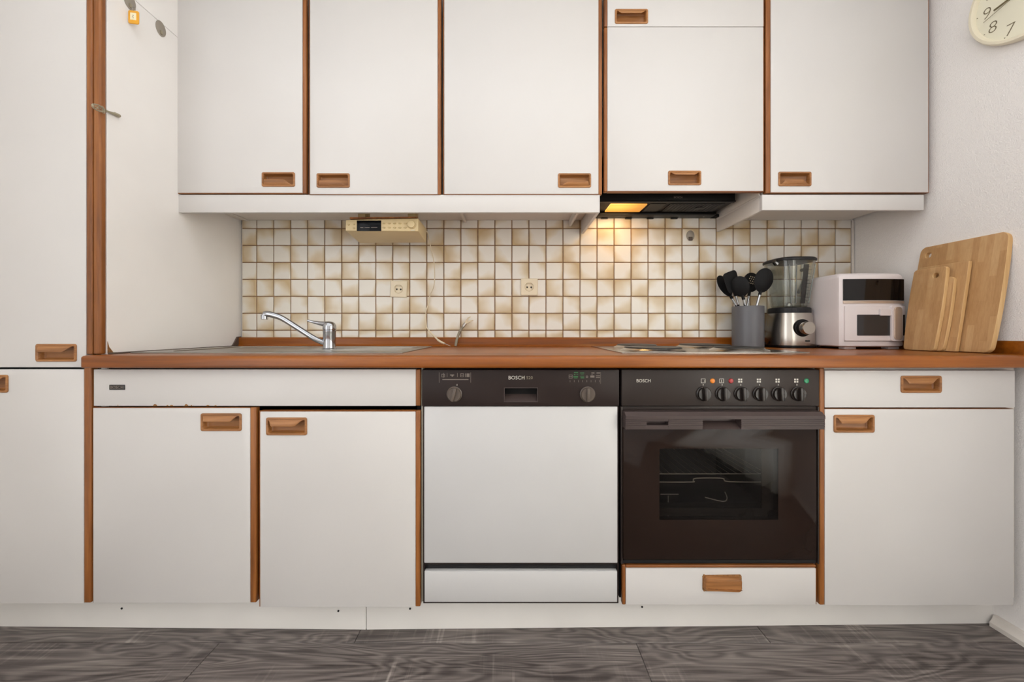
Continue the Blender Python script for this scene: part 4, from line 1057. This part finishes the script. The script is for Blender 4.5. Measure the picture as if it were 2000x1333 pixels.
lv = [(.006, zbm), (.001, zbm+.004), (0, zbm+.01), (0, zt_-.022), (.002, zt_-.010), (.008, zt_-.003), (.020, zt_), (.06, zt_+.001)]
obj('body', MB().loft([[(a, b, z) for a, b in plan(i_)] for i_, z in lv]), M['fryer'], fr_, 40)
def patch(xa, xb, za, zb_, off, th, mat, name, rad=0, par=None):
    """rounded panel following the curved front, with a true thickness"""
    rad = min(rad or .0012, (xb-xa)*.49, (zb_-za)*.49); m = MB()
    cx_, cz_2 = (xa+xb)/2, (za+zb_)/2
    P2 = []
    R_2 = rrect(xb-xa, zb_-za, rad, 8)
    for i, (u, v) in enumerate(R_2):
        u2, v2 = R_2[(i+1) % len(R_2)]; k_ = 8 if abs(u2-u) > .01 else 1
        for q in range(k_): P2.append((u+(u2-u)*q/k_, v+(v2-v)*q/k_))
    def lay(ins, d):
        sc_u, sc_v = 1-2*ins/(xb-xa), 1-2*ins/(zb_-za)
        return [(cx_+u*sc_u, fyy(cx_+u*sc_u)-off+d, cz_2+v*sc_v) for u, v in P2]
    m.loft([lay(0, th), lay(0, .0008), lay(.0006, 0)], True, False)
    # front grid keeps the curvature: pair the outline's top and bottom points
    top = sorted([p for p in lay(.0006, 0)], key=lambda p: (round(p[0], 6), p[2]))
    L3 = lay(.0006, 0); xs_ = sorted(set(round(p[0], 5) for p in L3))
    f = MB(); lo_l, hi_l = [], []
    for x_ in xs_:
        zz = [p[2] for p in L3 if abs(p[0]-x_) < 2e-5]
        lo_l.append((x_, fyy(x_)-off, min(zz))); hi_l.append((x_, fyy(x_)-off, max(zz)))
    m.loft([lo_l, hi_l], False, False, closed=False)
    bmesh.ops.remove_doubles(m.bm, verts=m.bm.verts, dist=2e-5)
    return obj(name, m, mat, par or fr_, 30)
ZF = lambda y_: PZ(y_, fy)
FX = lambda x_: PX(x_, fy+.006)
patch(FX(1648.5), fx1_-.004, ZF(587), ZF(545), .0015, .008, M['fryerglass'], 'display_panel')
patch(FX(1648.5), fx1_-.004, ZF(593), ZF(587.6), .0020, .008, M['rosegold'], 'metal_strip')
dwr = patch(FX(1650), fx1_-.003, ZF(666), ZF(597.5), .0035, .010, M['fryer'], 'drawer', rad=.004)
patch(FX(1671), FX(1736), ZF(656), ZF(615), .0050, .003, M['fryerwin'], 'drawer_window', rad=.003, par=dwr)
patch(FX(1763), fx1_-.0035, ZF(656), ZF(615), .0048, .003, M['fryerwin'], 'drawer_window', rad=.001, par=dwr)
FH = lambda x_: PX(x_, 1.419)
patch(FH(1740), FH(1765), ZF(667), ZF(597), .012, .010, M['fryer'], 'handle_surround', rad=.010, par=dwr)
patch(FH(1718), FH(1744), ZF(617), ZF(604), .010, .006, M['fryer'], 'handle_bridge', rad=.004, par=dwr)
patch(FH(1744), FH(1761), ZF(664), ZF(600), .0165, .006, M['rosegold'], 'handle', rad=.0135, par=dwr)
patch(FX(1650), fx1_-.003, ZF(667.6), ZF(667), .0006, .002, M['seal'], 'seam')
for a, b_ in ((1.300, 1.345), (1.470, 1.514)):
    for yy in (1.450, 1.620):
        obj('foot', MB().box(a, b_, yy, yy+.030, ZT+.0002, zbm+.003, .003, 2), M['fryer'], fr_)
# ------------------------------------------------------------------ chopping boards leaning on the right wall
lean = math.atan2(.058, .388)
def board(label, off, yfar, ynear, h, rad, bulge, th, hole=None, tcut=0):
    """off: distance of the outer face's foot from the wall's board, in x"""
    xb = 1.512-off
    n = 14; L_ = []
    wmid = (yfar+ynear)/2; hw = (yfar-ynear)/2
    def side(v): return hw*(1-bulge*(1-math.sin(PI*min(max(v, 0), 1)*.5+.0)))
    pts = []
    # outline in (s, v): s from -hw..hw (towards the far end), v from 0..h
    def edge(s_sign, up):
        out = []
        for k in range(n+1):
            v = k/n if up else 1-k/n
            out.append((s_sign*hw*(1-bulge*(2*v-1.15)**2), rad+v*(h-2*rad)))
        return out
    right = edge(-1, True); left = edge(1, False)
    pts += right
    sr = right[-1][0]; 
    for k in range(1, 6):
        a = PI*.5*k/6; pts.append((sr+rad*(1-math.cos(a)), h-rad+rad*math.sin(a)))
    sl = left[0][0]
    for k in range(1, 6):
        a = PI*.5*(1-k/6); pts.append((sl-rad*(1-math.cos(a)), h-rad+rad*math.sin(a)))
    pts += left
    sb = left[-1][0]; r0 = rad
    for k in range(1, 6):
        a = PI*.5*k/6; pts.append((sb-r0*(1-math.cos(a)), r0-r0*math.sin(a)))
    sb2 = right[0][0]
    for k in range(1, 6):
        a = PI*.5*(1-k/6); pts.append((sb2+r0*(1-math.cos(a)), r0-r0*math.sin(a)))
    cu = bpy.data.curves.new('b', 'CURVE'); cu.dimensions = '2D'; cu.fill_mode = 'BOTH'; bv = .0015
    cu.extrude = th/2-bv; cu.bevel_depth = bv; cu.bevel_resolution = 2; cu.offset = -bv
    def spl(P_):
        sp = cu.splines.new('POLY'); sp.points.add(len(P_)-1); sp.use_cyclic_u = True
        for q_, (u, v) in zip(sp.points, P_): q_.co = (u, v, 0, 1)
    clean = [p_ for i, p_ in enumerate(pts) if math.dist(p_, pts[i-1]) > 1e-4]
    spl(clean)
    if hole: spl([(hole[0]+hole[2]*math.cos(2*PI*k/24), hole[1]+hole[2]*math.sin(2*PI*k/24)) for k in range(24)])
    t_ = bpy.data.objects.new('t', cu); COL.objects.link(t_)
    me = bpy.data.meshes.new_from_object(t_.evaluated_get(bpy.context.evaluated_depsgraph_get())); bpy.data.objects.remove(t_)
    bm = bmesh.new(); bm.from_mesh(me)
    bmesh.ops.remove_doubles(bm, verts=bm.verts, dist=1e-5)
    # curve plane (s, v) -> (y, z), thickness along x
    bm.transform(Matrix(((0, 0, 1, th/2), (1, 0, 0, wmid), (0, 1, 0, 0), (0, 0, 0, 1))))
    xf = Matrix.Translation((xb, 0, ZT+.0022)) @ Matrix.Rotation(lean, 4, 'Y')
    o = obj('chopping_board', bm, M['bamboo'], None, 25, xf=xf)
    me = o.data; me.materials.append(M['bamboo_edge'])
    ca, sa = math.cos(lean), math.sin(lean); ax = Vector((ca, 0, -sa))
    for p_ in me.polygons:
        if abs(p_.normal.dot(ax)) < .8: p_.material_index = 1
    tag(o, label, 'chopping board', 'bamboo chopping boards'); return o
board('largest bamboo chopping board, at the back of the stack against the wall', 0, 1.428, 1.168, .392, .022, .035, .016, (.098, .358, .0105))
board('square-cornered medium bamboo board second from the wall', .0175, 1.405, 1.250, .311, .004, .01, .012)
board('shortest bamboo board with a rounded top, between two taller boards', .0310, 1.395, 1.272, .262, .016, .06, .012)
board('small bamboo board with a hanging hole at the front of the stack', .0450, 1.398, 1.287, .300, .012, .07, .013, (-.022, .270, .0095))
# ------------------------------------------------------------------ clock
cy_, cz_, cr_ = 1.110, 2.014, .158
ck = thing('wall_clock', 'round ivory wall clock with thin numerals cut by the top right corner', 'clock', (XR, cy_, cz_))
obj('rim', MB().lathe([(cr_*.97, -.001), (cr_, -.006), (cr_, -.018), (cr_*.975, -.026), (cr_*.93, -.027), (cr_*.905, -.020), (cr_*.90, -.014)], (XR, cy_, cz_), 'X', 72, cap0=True, cap1=False), M['clockrim'], ck, 50)
fc_ = obj('face', MB().lathe([(cr_*.905, -.011), (cr_*.905, -.014)], (XR, cy_, cz_), 'X', 72), M['clockface'], ck)
xf_ = XR-.0145
for k in range(1, 13):
    a = 2*PI*k/12
    text('numeral', str(k), .052, (xf_, cy_-.114*math.sin(a), cz_-.006+.114*math.cos(a)), M['numeral'], fc_, facing='-X', rot=-.12, thin=-.0011)
m = MB()
for k in range(12):
    a = 2*PI*(k+.0)/12; m.lathe([(.0015, -.0143), (.0015, -.0148)], (XR, cy_-.139*math.sin(a), cz_+.139*math.cos(a)), 'X', 8)
obj('minute_dots', m, M['numeral'], fc_)
def hand(ang, L_, w_, off, name):
    m = MB(); m.box(-.0006, .0006, -w_/2, w_/2, -.02, L_, .0003)
    obj(name, m, M['hand'], ck, xf=Matrix.Translation((XR-off, cy_, cz_)) @ Matrix.Rotation(ang, 4, 'X'))
hand(math.radians(-97), .095, .005, .0175, 'hour_hand'); hand(math.radians(40), .11, .0035, .019, 'minute_hand'); hand(math.radians(-105), .122, .0012, .0205, 'second_hand')
obj('hub', MB().lathe([(.006, -.0165), (.006, -.022), (.004, -.023)], (XR, cy_, cz_), 'X', 20), M['hand'], ck)
